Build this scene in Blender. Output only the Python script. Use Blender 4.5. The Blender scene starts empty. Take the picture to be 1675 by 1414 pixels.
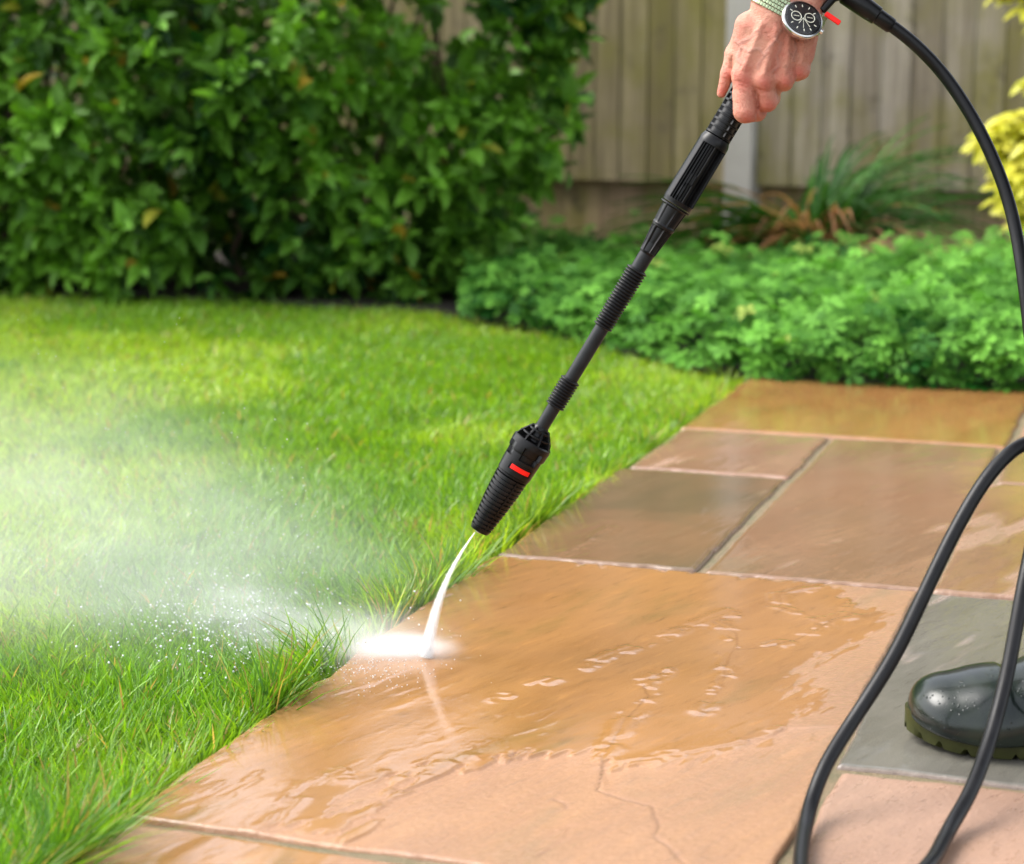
import bpy, math, random
import numpy as np
from mathutils import Vector, Matrix
R = math.radians
random.seed(7); rng = np.random.default_rng(11)
scn = bpy.context.scene
COL = scn.collection

# ------------------------------------------------------------------ camera
H = 0.65; FPX = 3237.0; PITCH = math.atan(617 / FPX)
cam_d = bpy.data.cameras.new("camera"); cam = bpy.data.objects.new("camera", cam_d); COL.objects.link(cam)
cam.location = (0, 0, H); cam.rotation_euler = (math.pi / 2 - PITCH, 0, 0)
cam_d.sensor_width = 36; cam_d.lens = FPX / 1675 * 36; cam_d.clip_start = 0.05; cam_d.clip_end = 600
cam_d.dof.use_dof = True; cam_d.dof.focus_distance = 2.10; cam_d.dof.aperture_fstop = 5.4
scn.camera = cam

# ------------------------------------------------------------------ sky, sun, exposure
SUN_EL, SUN_AZ = 52, -76            # degrees; azimuth measured from +Y towards +X
w = bpy.data.worlds.new("World"); scn.world = w; w.use_nodes = True
nt = w.node_tree; bg = nt.nodes["Background"]
sky = nt.nodes.new("ShaderNodeTexSky"); sky.sky_type = 'NISHITA'; sky.sun_disc = False
sky.sun_elevation = R(SUN_EL); sky.sun_rotation = R(SUN_AZ); sky.air_density = 1.0; sky.dust_density = 3.0; sky.ozone_density = 1.0
hs = nt.nodes.new("ShaderNodeHueSaturation"); hs.inputs['Saturation'].default_value = 0.28
nt.links.new(sky.outputs[0], hs.inputs['Color']); nt.links.new(hs.outputs[0], bg.inputs[0])
bg.inputs[1].default_value = 0.15
sl = bpy.data.lights.new("sun", 'SUN'); sl.energy = 0.85; sl.angle = R(34); sl.color = (1, .96, .9)
so = bpy.data.objects.new("sun", sl); COL.objects.link(so)
sd = Vector((math.sin(R(SUN_AZ)) * math.cos(R(SUN_EL)), math.cos(R(SUN_AZ)) * math.cos(R(SUN_EL)), math.sin(R(SUN_EL))))
so.rotation_euler = (-sd).to_track_quat('-Z', 'Y').to_euler()
vs = scn.view_settings; vs.view_transform = 'Standard'; vs.look = 'None'; vs.gamma = 1; vs.use_curve_mapping = False
vs.exposure = 1.84
scn.render.engine = 'CYCLES'
cy = scn.cycles; cy.max_bounces = 8; cy.diffuse_bounces = 3; cy.glossy_bounces = 3; cy.transmission_bounces = 6
cy.transparent_max_bounces = 12; cy.volume_bounces = 3; cy.use_denoising = True; cy.sample_clamp_indirect = 6
cy.caustics_reflective = False; cy.caustics_refractive = False

# ------------------------------------------------------------------ picture <-> world measures
CP, SP = math.cos(PITCH), math.sin(PITCH)
FW = np.array([0, CP, -SP]); UPV = np.array([0, SP, CP]); RT = np.array([1., 0, 0]); CAM = np.array([0, 0, H])
def view(u, v, D):
    """point at view depth D (m)"""
    return CAM + RT * ((u - 837.5) / FPX * D) + UPV * (-(v - 707) / FPX * D) + FW * D
def gnd(u, v, z=0.0):
    d = RT * ((u - 837.5) / FPX) + UPV * (-(v - 707) / FPX) + FW
    return CAM + d * ((z - H) / d[2])
def aty(u, v, y):
    d = RT * ((u - 837.5) / FPX) + UPV * (-(v - 707) / FPX) + FW
    return CAM + d * (y / d[1])

# ------------------------------------------------------------------ noise
def _h(ix, iy, s):
    n = (ix.astype(np.int64) * 374761393 + iy.astype(np.int64) * 668265263 + s * 974634777) & 0xffffffff
    n = ((n ^ (n >> 13)) * 1274126177) & 0xffffffff
    return ((n ^ (n >> 16)) & 0xffff) / 65535.0
def vn(x, y, s=0):
    x = np.asarray(x, float); y = np.asarray(y, float)
    ix = np.floor(x); iy = np.floor(y); fx = x - ix; fy = y - iy
    fx = fx * fx * (3 - 2 * fx); fy = fy * fy * (3 - 2 * fy)
    a = _h(ix, iy, s); b = _h(ix + 1, iy, s); c = _h(ix, iy + 1, s); d = _h(ix + 1, iy + 1, s)
    return (a + (b - a) * fx) * (1 - fy) + (c + (d - c) * fx) * fy
def fbm(x, y, s=0, o=4):
    t = 0; a = .5; n = 0
    for k in range(o):
        t = t + a * vn(x * 2**k, y * 2**k, s + k * 17); n += a; a *= .5
    return t / n
def sstep(a, b, x):
    t = np.clip((x - a) / (b - a), 0, 1); return t * t * (3 - 2 * t)
def seg_dist(px, py, pl):
    best = np.full(np.shape(px), 1e9); side = np.zeros(np.shape(px))
    for (ax, ay), (bx, by) in zip(pl[:-1], pl[1:]):
        dx, dy = bx - ax, by - ay; L = dx * dx + dy * dy + 1e-12
        t = np.clip(((px - ax) * dx + (py - ay) * dy) / L, 0, 1)
        ex = px - (ax + t * dx); ey = py - (ay + t * dy); d = np.hypot(ex, ey)
        m = d < best; best = np.where(m, d, best); side = np.where(m, np.sign(dx * ey - dy * ex), side)
    return best, side
def in_poly(px, py, pl):
    ins = np.zeros(np.shape(px), bool); n = len(pl)
    for i in range(n):
        (ax, ay), (bx, by) = pl[i], pl[(i + 1) % n]
        c = ((ay > py) != (by > py)) & (px < (bx - ax) * (py - ay) / ((by - ay) + 1e-12) + ax)
        ins ^= c
    return ins

# ------------------------------------------------------------------ object helpers
def setp(o, label=None, cat=None, group=None, kind=None):
    if label: o['label'] = label
    if cat: o['category'] = cat
    if group: o['group'] = group
    if kind: o['kind'] = kind
    return o
def empty(name, loc, label, cat, group=None, kind=None):
    o = bpy.data.objects.new(name, None); COL.objects.link(o); o.location = loc; o.empty_display_size = .05
    return setp(o, label, cat, group, kind)
def mesh(name, v, f, m=None, parent=None, smooth=True, col=None, attrs=None, auto=None):
    v = np.asarray(v, np.float32).reshape(-1, 3)
    me = bpy.data.meshes.new(name)
    if isinstance(f, np.ndarray):
        k = f.shape[1]; me.vertices.add(len(v)); me.vertices.foreach_set('co', v.ravel())
        me.loops.add(f.size); me.loops.foreach_set('vertex_index', f.astype(np.int32).ravel())
        me.polygons.add(len(f)); me.polygons.foreach_set('loop_start', np.arange(0, f.size, k, dtype=np.int32))
        me.polygons.foreach_set('loop_total', np.full(len(f), k, np.int32)); me.update(calc_edges=True); me.validate()
    else:
        me.from_pydata([tuple(map(float, p)) for p in v], [], [tuple(int(i) for i in q) for q in f]); me.update()
    if smooth: me.polygons.foreach_set('use_smooth', np.ones(len(me.polygons), bool))
    if auto is not None:
        try: me.set_sharp_from_angle(angle=R(auto))
        except Exception: pass
    if col is not None:
        a = me.color_attributes.new('col', 'FLOAT_COLOR', 'POINT')
        c = np.ones((len(v), 4), np.float32); c[:, :3] = col; a.data.foreach_set('color', c.ravel())
    for k_, val in (attrs or {}).items():
        a = me.attributes.new(k_, 'FLOAT', 'POINT'); a.data.foreach_set('value', np.asarray(val, np.float32).ravel())
    o = bpy.data.objects.new(name, me); COL.objects.link(o)
    if m: me.materials.append(m)
    if parent is not None:
        o.parent = parent; o.matrix_parent_inverse = Matrix.Identity(4)
        # geometry is given in world space unless the parent is an un-transformed frame
        pm = parent.get('_w')
        o.matrix_parent_inverse = PINV.get(parent.name, Matrix.Identity(4))
    return o
PINV = {}
def root(name, loc, label, cat, group=None, kind=None):
    """an empty at the thing's base; children are given in world coordinates"""
    o = empty(name, loc, label, cat, group, kind)
    PINV[o.name] = Matrix.Translation(Vector([-float(c) for c in loc]))
    return o
def grid_faces(nu, nv, wrapv=False):
    i, j = np.meshgrid(np.arange(nu - 1), np.arange(nv if wrapv else nv - 1), indexing='ij')
    a = i * nv + j; b = i * nv + (j + 1) % nv; c = (i + 1) * nv + (j + 1) % nv; d = (i + 1) * nv + j
    return np.stack([a, b, c, d], -1).reshape(-1, 4)
class MB:
    def __init__(s): s.v = []; s.f = []; s.n = 0
    def add(s, v, f):
        v = np.asarray(v, float).reshape(-1, 3); s.v.append(v)
        s.f += [tuple(int(i) + s.n for i in q) for q in f]; s.n += len(v)
    def box(s, c, d, M=None):
        c = np.array(c, float); h = np.array(d, float) / 2
        p = np.array([[x, y, z] for x in (-1, 1) for y in (-1, 1) for z in (-1, 1)]) * h + c
        if M is not None: p = p @ np.array(M)[:3, :3].T + (np.array(M)[:3, 3] if np.array(M).shape[0] == 4 else 0)
        s.add(p, [(0, 1, 3, 2), (4, 6, 7, 5), (0, 4, 5, 1), (2, 3, 7, 6), (0, 2, 6, 4), (1, 5, 7, 3)])
    def build(s, name, m, parent=None, **k): return mesh(name, np.concatenate(s.v), s.f, m, parent, **k)
def frames(pts):
    pts = np.asarray(pts, float); T = np.gradient(pts, axis=0); T /= np.linalg.norm(T, axis=1)[:, None] + 1e-12
    n = np.cross(T[0], [0.13, .2, 1.]); n /= np.linalg.norm(n); N = []
    for t in T:
        n = n - t * np.dot(n, t); n /= np.linalg.norm(n) + 1e-12; N.append(n.copy())
    N = np.array(N); return T, N, np.cross(T, N)
def tube(pts, rad, n=16, caps=True):
    pts = np.asarray(pts, float); T, N, B = frames(pts); rad = np.broadcast_to(rad, (len(pts),))
    a = np.linspace(0, 2 * math.pi, n, endpoint=False)
    v = (pts[:, None] + rad[:, None, None] * (N[:, None] * np.cos(a)[None, :, None] + B[:, None] * np.sin(a)[None, :, None])).reshape(-1, 3)
    f = [tuple(q) for q in grid_faces(len(pts), n, True)]
    if caps:
        f.append(tuple(range(n))[::-1]); f.append(tuple((len(pts) - 1) * n + k for k in range(n)))
    return v, f
def spline(P, n=80):
    P = np.asarray(P, float); Q = np.vstack([2 * P[0] - P[1], P, 2 * P[-1] - P[-2]]); out = []
    m = len(P) - 1
    for i in range(m):
        t = np.linspace(0, 1, max(2, n // m), endpoint=False)[:, None]
        a, b, c, d = Q[i:i + 4]
        out.append(.5 * (2 * b + (c - a) * t + (2 * a - 5 * b + 4 * c - d) * t**2 + (3 * b - a - 3 * c + d) * t**3))
    out.append(P[-1:]); return np.concatenate(out)
def revolve(M, s, rf, n=48, cap=True):
    """profile along local z of 4x4 matrix M; rf(s, theta)->radius; s and result in metres"""
    s = np.asarray(s, float); a = np.linspace(0, 2 * math.pi, n, endpoint=False)
    S, A = np.meshgrid(s, a, indexing='ij'); r = rf(S, A) if callable(rf) else np.broadcast_to(np.asarray(rf, float)[:, None], S.shape)
    v = np.stack([r * np.cos(A), r * np.sin(A), S], -1).reshape(-1, 3); v = v @ M[:3, :3].T + M[:3, 3]
    f = [tuple(q) for q in grid_faces(len(s), n, True)]
    if cap: f.append(tuple(range(n))[::-1]); f.append(tuple((len(s) - 1) * n + k for k in range(n)))
    return v, f

# signed distance modelling ------------------------------------------------
def sd_cone(P, a, b, ra, rb):
    a = np.array(a, float); b = np.array(b, float); ba = b - a
    t = np.clip(((P - a) @ ba) / (ba @ ba + 1e-12), 0, 1)
    return np.linalg.norm(P - (a + t[..., None] * ba), axis=-1) - (ra + (rb - ra) * t)
def sd_ell(P, c, r):
    q = (P - np.array(c)) / np.array(r); k = np.linalg.norm(q, axis=-1)
    return (k - 1) * min(r) * .5 + (k - 1) * k / (np.linalg.norm(q / np.array(r), axis=-1) + 1e-9) * .5
def smin(a, b, k):
    h = np.clip(.5 + .5 * (b - a) / k, 0, 1); return b + (a - b) * h - k * h * (1 - h)
def surface_nets(fn, lo, hi, step, smooth=2):
    lo = np.array(lo, float); hi = np.array(hi, float); n = np.ceil((hi - lo) / step).astype(int) + 1
    ax = [lo[i] + np.arange(n[i]) * step for i in range(3)]
    V = np.empty(n)
    for i in range(0, n[0], 16):
        P = np.stack(np.meshgrid(ax[0][i:i + 16], ax[1], ax[2], indexing='ij'), -1); V[i:i + 16] = fn(P)
    ins = V < 0; cells = np.zeros(n - 1, int); 
    for a in (0, 1):
        for b in (0, 1):
            for c in (0, 1): cells += ins[a:n[0] - 1 + a, b:n[1] - 1 + b, c:n[2] - 1 + c]
    act = (cells > 0) & (cells < 8); idx = np.full(n - 1, -1); ci = np.argwhere(act); idx[act] = np.arange(len(ci))
    acc = np.zeros((len(ci), 3)); cnt = np.zeros(len(ci))
    cor = [(a, b, c) for a in (0, 1) for b in (0, 1) for c in (0, 1)]
    for p in cor:
        for q in cor:
            if sum(abs(p[i] - q[i]) for i in range(3)) == 1 and p < q:
                vp = V[tuple((ci + p).T)]; vq = V[tuple((ci + q).T)]; m = (vp < 0) != (vq < 0)
                t = np.where(m, vp / np.where(m, vp - vq, 1), 0)
                pt = ci + np.array(p) + t[:, None] * (np.array(q) - np.array(p))
                acc += np.where(m[:, None], pt, 0); cnt += m
    v = lo + acc / cnt[:, None] * step; F = []
    for d in range(3):
        e, g = [(1, 2), (2, 0), (0, 1)][d]
        s0 = [slice(1, n[i] - 1) for i in range(3)]; s0[d] = slice(0, n[d] - 1)
        s1 = list(s0); s1[d] = slice(1, n[d]); A = ins[tuple(s0)]; B = ins[tuple(s1)]
        for sgn, mk_ in ((1, A & ~B), (-1, B & ~A)):
            q = np.argwhere(mk_) + np.array([0 if i == d else 1 for i in range(3)])
            if not len(q): continue
            def id_(de, dg):
                r = q.copy(); r[:, e] += de; r[:, g] += dg; return idx[tuple(r.T)]
            Q = np.stack([id_(-1, -1), id_(0, -1), id_(0, 0), id_(-1, 0)], -1)
            F.append(Q if sgn == 1 else Q[:, ::-1])
    F = np.concatenate(F); F = F[(F >= 0).all(1)]
    E = np.concatenate([F[:, [0, 1]], F[:, [1, 2]], F[:, [2, 3]], F[:, [3, 0]]])
    for _ in range(smooth):
        a = np.zeros_like(v); c = np.zeros(len(v))
        np.add.at(a, E[:, 0], v[E[:, 1]]); np.add.at(c, E[:, 0], 1); np.add.at(a, E[:, 1], v[E[:, 0]]); np.add.at(c, E[:, 1], 1)
        v = v * .5 + .5 * a / np.maximum(c, 1)[:, None]
    return v, F
def vnormals(v, F):
    n = np.zeros_like(v); fn = np.cross(v[F[:, 2]] - v[F[:, 0]], v[F[:, 3]] - v[F[:, 1]])
    for k in range(4): np.add.at(n, F[:, k], fn)
    return n / (np.linalg.norm(n, axis=1)[:, None] + 1e-12)

# ------------------------------------------------------------------ materials
class NT:
    def __init__(s, name):
        s.m = bpy.data.materials.new(name); s.m.use_nodes = True; s.t = s.m.node_tree; s.t.nodes.clear()
        s.out = s.n('ShaderNodeOutputMaterial')
    def n(s, k, **p):
        x = s.t.nodes.new(k)
        for a, b in p.items(): setattr(x, a, b)
        return x
    def put(s, sock, val):
        if hasattr(val, 'is_output'): s.t.links.new(val, sock)
        elif val is not None:
            if isinstance(val, (tuple, list)) and len(val) == 3 and sock.type == 'RGBA': val = (*val, 1)
            sock.default_value = val
    def math(s, op, a, b=None, c=None, clamp=False):
        x = s.n('ShaderNodeMath', operation=op, use_clamp=clamp); s.put(x.inputs[0], a)
        if b is not None: s.put(x.inputs[1], b)
        if c is not None: s.put(x.inputs[2], c)
        return x.outputs[0]
    def mix(s, f, a, b, bt='MIX'):
        x = s.n('ShaderNodeMix', data_type='RGBA', blend_type=bt); s.put(x.inputs[0], f); s.put(x.inputs[6], a); s.put(x.inputs[7], b); return x.outputs[2]
    def fmix(s, f, a, b):
        x = s.n('ShaderNodeMix', data_type='FLOAT'); s.put(x.inputs[0], f); s.put(x.inputs[2], a); s.put(x.inputs[3], b); return x.outputs[0]
    def noise(s, vec, scale, detail=4, rough=.5, dist=0):
        x = s.n('ShaderNodeTexNoise'); s.put(x.inputs['Vector'], vec); x.inputs['Scale'].default_value = scale
        x.inputs['Detail'].default_value = detail; x.inputs['Roughness'].default_value = rough; x.inputs['Distortion'].default_value = dist
        return x.outputs['Fac']
    def coord(s, k='Object'): return s.n('ShaderNodeTexCoord').outputs[k]
    def mapping(s, vec, loc=(0, 0, 0), rot=(0, 0, 0), sc=(1, 1, 1)):
        if any(rot) and sc != (1, 1, 1): vec = s.mapping(vec, (0, 0, 0), rot); rot = (0, 0, 0)   # turn first, then stretch
        x = s.n('ShaderNodeMapping'); s.put(x.inputs[0], vec); x.inputs[1].default_value = loc; x.inputs[2].default_value = rot; x.inputs[3].default_value = sc; return x.outputs[0]
    def ramp(s, f, *st):
        x = s.n('ShaderNodeMapRange', interpolation_type='SMOOTHSTEP'); s.put(x.inputs[0], f)
        for i, q in enumerate(st): x.inputs[1 + i].default_value = q
        return x.outputs[0]
    def attr(s, name, out='Fac'): return s.n('ShaderNodeAttribute', attribute_name=name).outputs[out]
    def bump(s, h, st, dist=.001, nrm=None):
        x = s.n('ShaderNodeBump'); s.put(x.inputs['Height'], h); x.inputs['Strength'].default_value = st; x.inputs['Distance'].default_value = dist
        if nrm is not None: s.put(x.inputs['Normal'], nrm)
        return x.outputs[0]
    def pbr(s, col, rough=.5, **k):
        x = s.n('ShaderNodeBsdfPrincipled'); s.put(x.inputs['Base Color'], col); s.put(x.inputs['Roughness'], rough)
        for a, b in k.items(): s.put(x.inputs[a.replace('_', ' ')], b)
        s.t.links.new(x.outputs[0], s.out.inputs[0]); s.b = x; return x
def simple(name, col, rough=.5, bs=0, bsc=200, var=.15, **k):
    t = NT(name); c = t.coord(); n = t.noise(c, bsc * .2, 3)
    cc = t.mix(n, tuple(x * (1 - var) for x in col), tuple(min(1, x * (1 + var)) for x in col))
    t.pbr(cc, rough, **k)
    if bs: t.put(t.b.inputs['Normal'], t.bump(t.noise(c, bsc, 3), bs, .0005))
    return t.m
def leafmat(name, rough=.45, trans=.3, gloss=.5, boost=(1.5, 1.6, .9)):
    t = NT(name); c = t.attr('col', 'Color'); n = t.noise(t.coord(), 60, 3)
    cc = t.mix(t.ramp(n, .3, .7, 0, .35), c, t.mix(1.0, c, (.6, .65, .6), 'MULTIPLY'))
    p = t.pbr(cc, rough, Specular_IOR_Level=gloss)
    tr = t.n('ShaderNodeBsdfTranslucent'); t.put(tr.inputs[0], t.mix(1.0, cc, boost, 'MULTIPLY'))
    mx = t.n('ShaderNodeMixShader'); mx.inputs[0].default_value = trans
    t.t.links.new(p.outputs[0], mx.inputs[1]); t.t.links.new(tr.outputs[0], mx.inputs[2]); t.t.links.new(mx.outputs[0], t.out.inputs[0])
    return t.m

M_soil = None
def soilmat():
    t = NT('damp_soil'); c = t.coord(); n = t.noise(c, 9, 6, .6); n2 = t.noise(c, 90, 5, .7)
    t.pbr(t.mix(n, (.010, .007, .004), (.035, .023, .013)), .85)
    t.put(t.b.inputs['Normal'], t.bump(t.math('ADD', n2, n), .9, .02)); return t.m
def groundmat():
    t = NT('turf_floor'); c = t.coord(); n = t.noise(c, 4, 6, .6); n2 = t.noise(c, 120, 5, .7)
    t.pbr(t.mix(n, (.03, .05, .012), (.08, .085, .03)), .9)
    t.put(t.b.inputs['Normal'], t.bump(n2, .9, .01)); return t.m
M_soil = soilmat(); M_turf = groundmat()

# ================================================================== SETTING
# ground sheet: gentle unevenness near the lawn, out to the horizon
gx = np.concatenate([[-150, -40, -12, -6], np.linspace(-4, 4, 41), [6, 12, 40, 150]])
gy = np.concatenate([[-150, -40, -10, -3, 0], np.linspace(1, 8, 36), [10, 15, 40, 200]])
X, Y = np.meshgrid(gx, gy, indexing='ij')
def lawn_z(x, y): return -0.034 + .016 * (fbm(x * 1.7 + 5, y * 1.7, 3, 2) - .5)
Z = lawn_z(X, Y)
g = mesh('ground', np.stack([X, Y, Z], -1), grid_faces(len(gx), len(gy))[:, ::-1], M_turf); setp(g, kind='structure')

# planting bed soil under the shrub and the leafy border
bed = [(-4, 5.50), (-1.5, 5.50), (-.9, 5.42), (-.3, 5.2), (-.1, 5.02), (.1, 4.72), (.28, 4.38), (.42, 4.16), (.5, 4.04), (1.2, 3.80), (3.2, 3.1), (3.6, 5.2), (.3, 6.93 + .1), (-4.3, 9.2)]
bs = MB(); n_ = len(bed)
bs.add([(x, y, -.012) for x, y in bed] + [(x, y, -.06) for x, y in bed], [tuple(range(n_))] + [(i, i + n_, (i + 1) % n_ + n_, (i + 1) % n_) for i in range(n_)])
setp(bs.build('soil', M_soil, smooth=False), kind='structure')

# ------------------------------------------------------------------ patio
UA = np.array([math.cos(R(71.2)), math.sin(R(71.2))]); UB = np.array([math.cos(R(-18.4)), math.sin(R(-18.4))])
O0 = gnd(209, 1336)[:2]
def PT(v, u): return O0 + UB * v + UA * u
def PV(x, y):
    d = np.stack([np.asarray(x) - O0[0], np.asarray(y) - O0[1]], -1); det = UB[0] * UA[1] - UB[1] * UA[0]
    return (d[..., 0] * UA[1] - d[..., 1] * UA[0]) / det, (UB[0] * d[..., 1] - UB[1] * d[..., 0]) / det
def pxp(pl): return [tuple(map(float, PV(*gnd(*p)[:2]))) for p in pl]

def mortarmat():
    t = NT('mossy_mortar'); c = t.coord(); n = t.noise(c, 22, 5, .7); n2 = t.noise(c, 400, 4, .7)
    cc = t.mix(t.ramp(n, .35, .65, 0, 1), (.20, .14, .075), (.12, .105, .045)); cc = t.mix(t.ramp(n2, .45, .7, 0, .5), cc, (.32, .25, .16))
    t.pbr(cc, .6); t.put(t.b.inputs['Normal'], t.bump(t.math('ADD', n2, n), .8, .004)); return t.m
mort = MB()
def patch(v0, v1, u0, u1, z0, z1):
    q = [PT(v0, u0), PT(v1, u0), PT(v1, u1), PT(v0, u1)]
    mort.add([(*p, z1) for p in q] + [(*p, z0) for p in q], [(0, 1, 2, 3), (0, 4, 5, 1), (1, 5, 6, 2), (2, 6, 7, 3), (3, 7, 4, 0)])
patch(.012, 3.2, -1.8, 2.53, -.05, -.0045)
patio = mort.build('patio', mortarmat(), smooth=False); setp(patio, kind='structure')

STR = R(56 - 71.2)        # bedding streaks of the stone, relative to the u axis
def slabmat(name, c1, c2, c3, stain, olive=.35, rough_sheen=.33, bstr=.5, seed=0):
    t = NT(name); c = t.coord()
    m1 = t.mapping(c, (seed * 3.1, seed * 1.7, 0), (0, 0, -R(52)), (2.2, 11, 6)); m2 = t.mapping(c, (seed, 0, 0), (0, 0, -R(52)), (18, 85, 20))
    big = t.noise(c, 3.1, 4, .55, .8); st = t.noise(m1, 1.0, 6, .6, .6); fine = t.noise(m2, 1.0, 6, .65, .3); gr = t.noise(c, 900, 3, .6)
    col = t.mix(t.ramp(st, .32, .68, 0, 1), c1, c2); col = t.mix(t.ramp(big, .42, .68, 0, .8), col, c3)
    col = t.mix(t.ramp(fine, .52, .76, 0, .55), col, tuple(x * .58 for x in c1)); col = t.mix(t.ramp(fine, .46, .30, 0, .25), col, tuple(min(1, x * 1.5) for x in c2))
    ol = t.noise(t.mapping(c, (4 + seed, 2, 0), (0, 0, -R(52)), (2.6, 6.5, 3)), 1.0, 5, .6, .5)
    col = t.mix(t.ramp(ol, .54, .72, 0, olive), col, stain)
    pit = t.noise(c, 330, 3, .6); col = t.mix(t.ramp(pit, .66, .78, 0, .5), col, tuple(x * .35 for x in c1)); col = t.mix(t.ramp(gr, .3, .75, 0, .3), col, t.mix(.5, col, (.5, .4, .3)))
    sheen_area = t.math('SUBTRACT', 1.0, t.attr('pool'), clamp=True)
    # sky sheen outside the pools is painted into the colour as paler pink
    col = t.mix(t.math('MULTIPLY', sheen_area, .36), col, t.mix(.6, col, (.52, .325, .25)))
    mk_ = t.attr('mark'); col = t.mix(t.math('MULTIPLY', mk_, .75, clamp=True), col, (.10, .045, .018))
    spot = t.noise(c, 140, 4, .6); rv = t.noise(m1, 2.5, 5, .6)
    sk = t.noise(t.mapping(c, (seed, 3, 0), (0, 0, -R(52)), (45, 120, 50)), 1.0, 4, .6)
    rg = t.fmix(sheen_area, .035, t.fmix(t.ramp(sk, .56, .64, 0, 1), t.fmix(rv, rough_sheen * .6, rough_sheen * 1.5), .06))
    x = t.pbr(col, rg, Specular_IOR_Level=.5); x.inputs['IOR'].default_value = 1.52
    hgt = t.math('ADD', t.math('MULTIPLY', fine, .8), t.math('MULTIPLY', spot, .5)); hgt = t.math('ADD', hgt, t.math('MULTIPLY', gr, .3))
    b = t.n('ShaderNodeBump'); t.put(b.inputs['Height'], hgt); t.put(b.inputs['Strength'], t.fmix(sheen_area, .05, bstr)); b.inputs['Distance'].default_value = .0028
    t.put(x.inputs['Normal'], b.outputs[0]); return t.m

def slab(vlo, vhi, ulo, uhi, mat, label, step=.004, seed=0, relief=.0035, level=.45, ledges=(), poolpoly=None, edge_l=None, cracks=(), tilt=(0, 0), pool_amt=.6, edge_amp=.004):
    nv = int((vhi - vlo) / step) + 2; nu = int((uhi - ulo) / step) + 2
    a = np.linspace(0, 1, nv); b = np.linspace(0, 1, nu); A, B = np.meshgrid(a, b, indexing='ij')
    ul = ulo + edge_amp * 2 * (fbm(a * 9, a * 0 + seed, 31 + seed, 6) - .5); uh = uhi + edge_amp * 2 * (fbm(a * 9, a * 0 + seed, 41 + seed, 6) - .5)
    vl = vlo + edge_amp * 2 * (fbm(b * 11, b * 0 + seed, 51 + seed, 6) - .5); vh = vhi + edge_amp * 2 * (fbm(b * 11, b * 0 + seed, 61 + seed, 6) - .5)
    if edge_l is not None: vl = vl + np.interp(ulo + b * (uhi - ulo), [p[1] for p in edge_l], [p[0] for p in edge_l])
    V = vl[None] * (1 - A) + vh[None] * A; U = ul[:, None] * (1 - B) + uh[:, None] * B
    cs, sn = math.cos(STR), math.sin(STR); S = U * cs - V * sn; Tt = U * sn + V * cs   # along / across the bedding
    h = relief * 2.2 * (fbm(V * 3.5 + seed, U * 2.6, 5 + seed, 3) - .5)
    lay = fbm(S * 2.6 + seed, Tt * 8, 15 + seed, 6) * 6.0; st = np.floor(lay) + sstep(.82, 1, lay - np.floor(lay))
    h = h + relief * .10 * (st - 2.5) + relief * .22 * (fbm(S * 14, Tt * 60, 25 + seed, 3) - .5) + relief * .16 * (fbm(S * 30, Tt * 150, 26 + seed, 3) - .5)
    mark = np.zeros_like(h); glint = np.zeros_like(h)
    for pl, dep, wd in ledges:
        d, sd_ = seg_dist(V + .006 * (fbm(U * 30, V * 30, 77, 3) - .5), U + .006 * (fbm(U * 30, V * 30, 87, 3) - .5), pl)
        gl = sstep(.40, .62, fbm(V * 38 + 3, U * 38, 131, 3)); h = h + .6 * dep * np.exp(-(d / .03) ** 2) * sstep(-.0012, .0012, d * sd_); mark = np.maximum(mark, wd * np.exp(-(d / .001) ** 2) * (.35 + .65 * (1 - gl)))
        glint = np.maximum(glint, gl * np.exp(-((d - .006) / .008) ** 2))
    for pl in cracks:
        d, _ = seg_dist(V + .005 * (fbm(U * 40, V * 40, 97, 3) - .5), U + .005 * (fbm(U * 40, V * 40, 107, 3) - .5), pl)
        h = h - .0010 * np.exp(-(d / .0013) ** 2); mark = np.maximum(mark, .95 * np.exp(-(d / .0010) ** 2) * sstep(.3, .55, fbm(V * 25, U * 25, 161, 2)))
    h = h + tilt[0] * (V - vlo) + tilt[1] * (U - ulo)
    nz = fbm(S * 5, Tt * 22, 33 + seed, 4)
    if poolpoly is not None:
        d, _ = seg_dist(V, U, poolpoly + [poolpoly[0]]); sdp = np.where(in_poly(V, U, poolpoly), d, -d)
        pool = sstep(-.004, .004, sdp + .06 * (fbm(S * 7, Tt * 24, 71, 4) - .45) + .075 * (fbm(S * 30, Tt * 130, 73, 4) - .5)); low = sstep(-.02, .05, sdp)
    else:
        pool = sstep(.5 - .06, .5 + .06, nz + pool_amt - .5); low = pool
    wl = np.quantile(h, level); flat = np.maximum(h, wl + .0002 * (fbm(V * 18, U * 18, 63, 2) - .5)); rip = sstep(.60, .70, fbm(S * 16 + 5, Tt * 60, 141 + seed, 5))
    film = .0003 * rip * sstep(.35, .6, fbm(V * 4, U * 4, 151 + seed, 2)) + .0009 * glint
    h2 = h * (1 - pool) + (flat * .955 + h * .045 + film) * pool + .0004 * pool
    e = np.minimum(np.minimum(V - vl[None], vh[None] - V), np.minimum(U - ul[:, None], uh[:, None] - U))
    ch = .0028 + .004 * (fbm(V * 60, U * 60, 91, 3) - .5)
    h2 = h2 - .0024 * (1 - sstep(0, 1, e / ch)) ** 1.5
    pool = pool * sstep(.2, 1, e / ch)
    xy = O0 + V[..., None] * UB + U[..., None] * UA
    top = np.concatenate([xy, h2[..., None]], -1).reshape(-1, 3); f = grid_faces(nv, nu)[:, ::-1]
    per = np.concatenate([np.arange(nu), np.arange(1, nv) * nu + nu - 1, (nv - 1) * nu + np.arange(nu - 2, -1, -1), np.arange(nv - 2, 0, -1) * nu])
    bot = top[per].copy(); bot[:, 2] = -.028; n0 = len(top); k = len(per)
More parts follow.
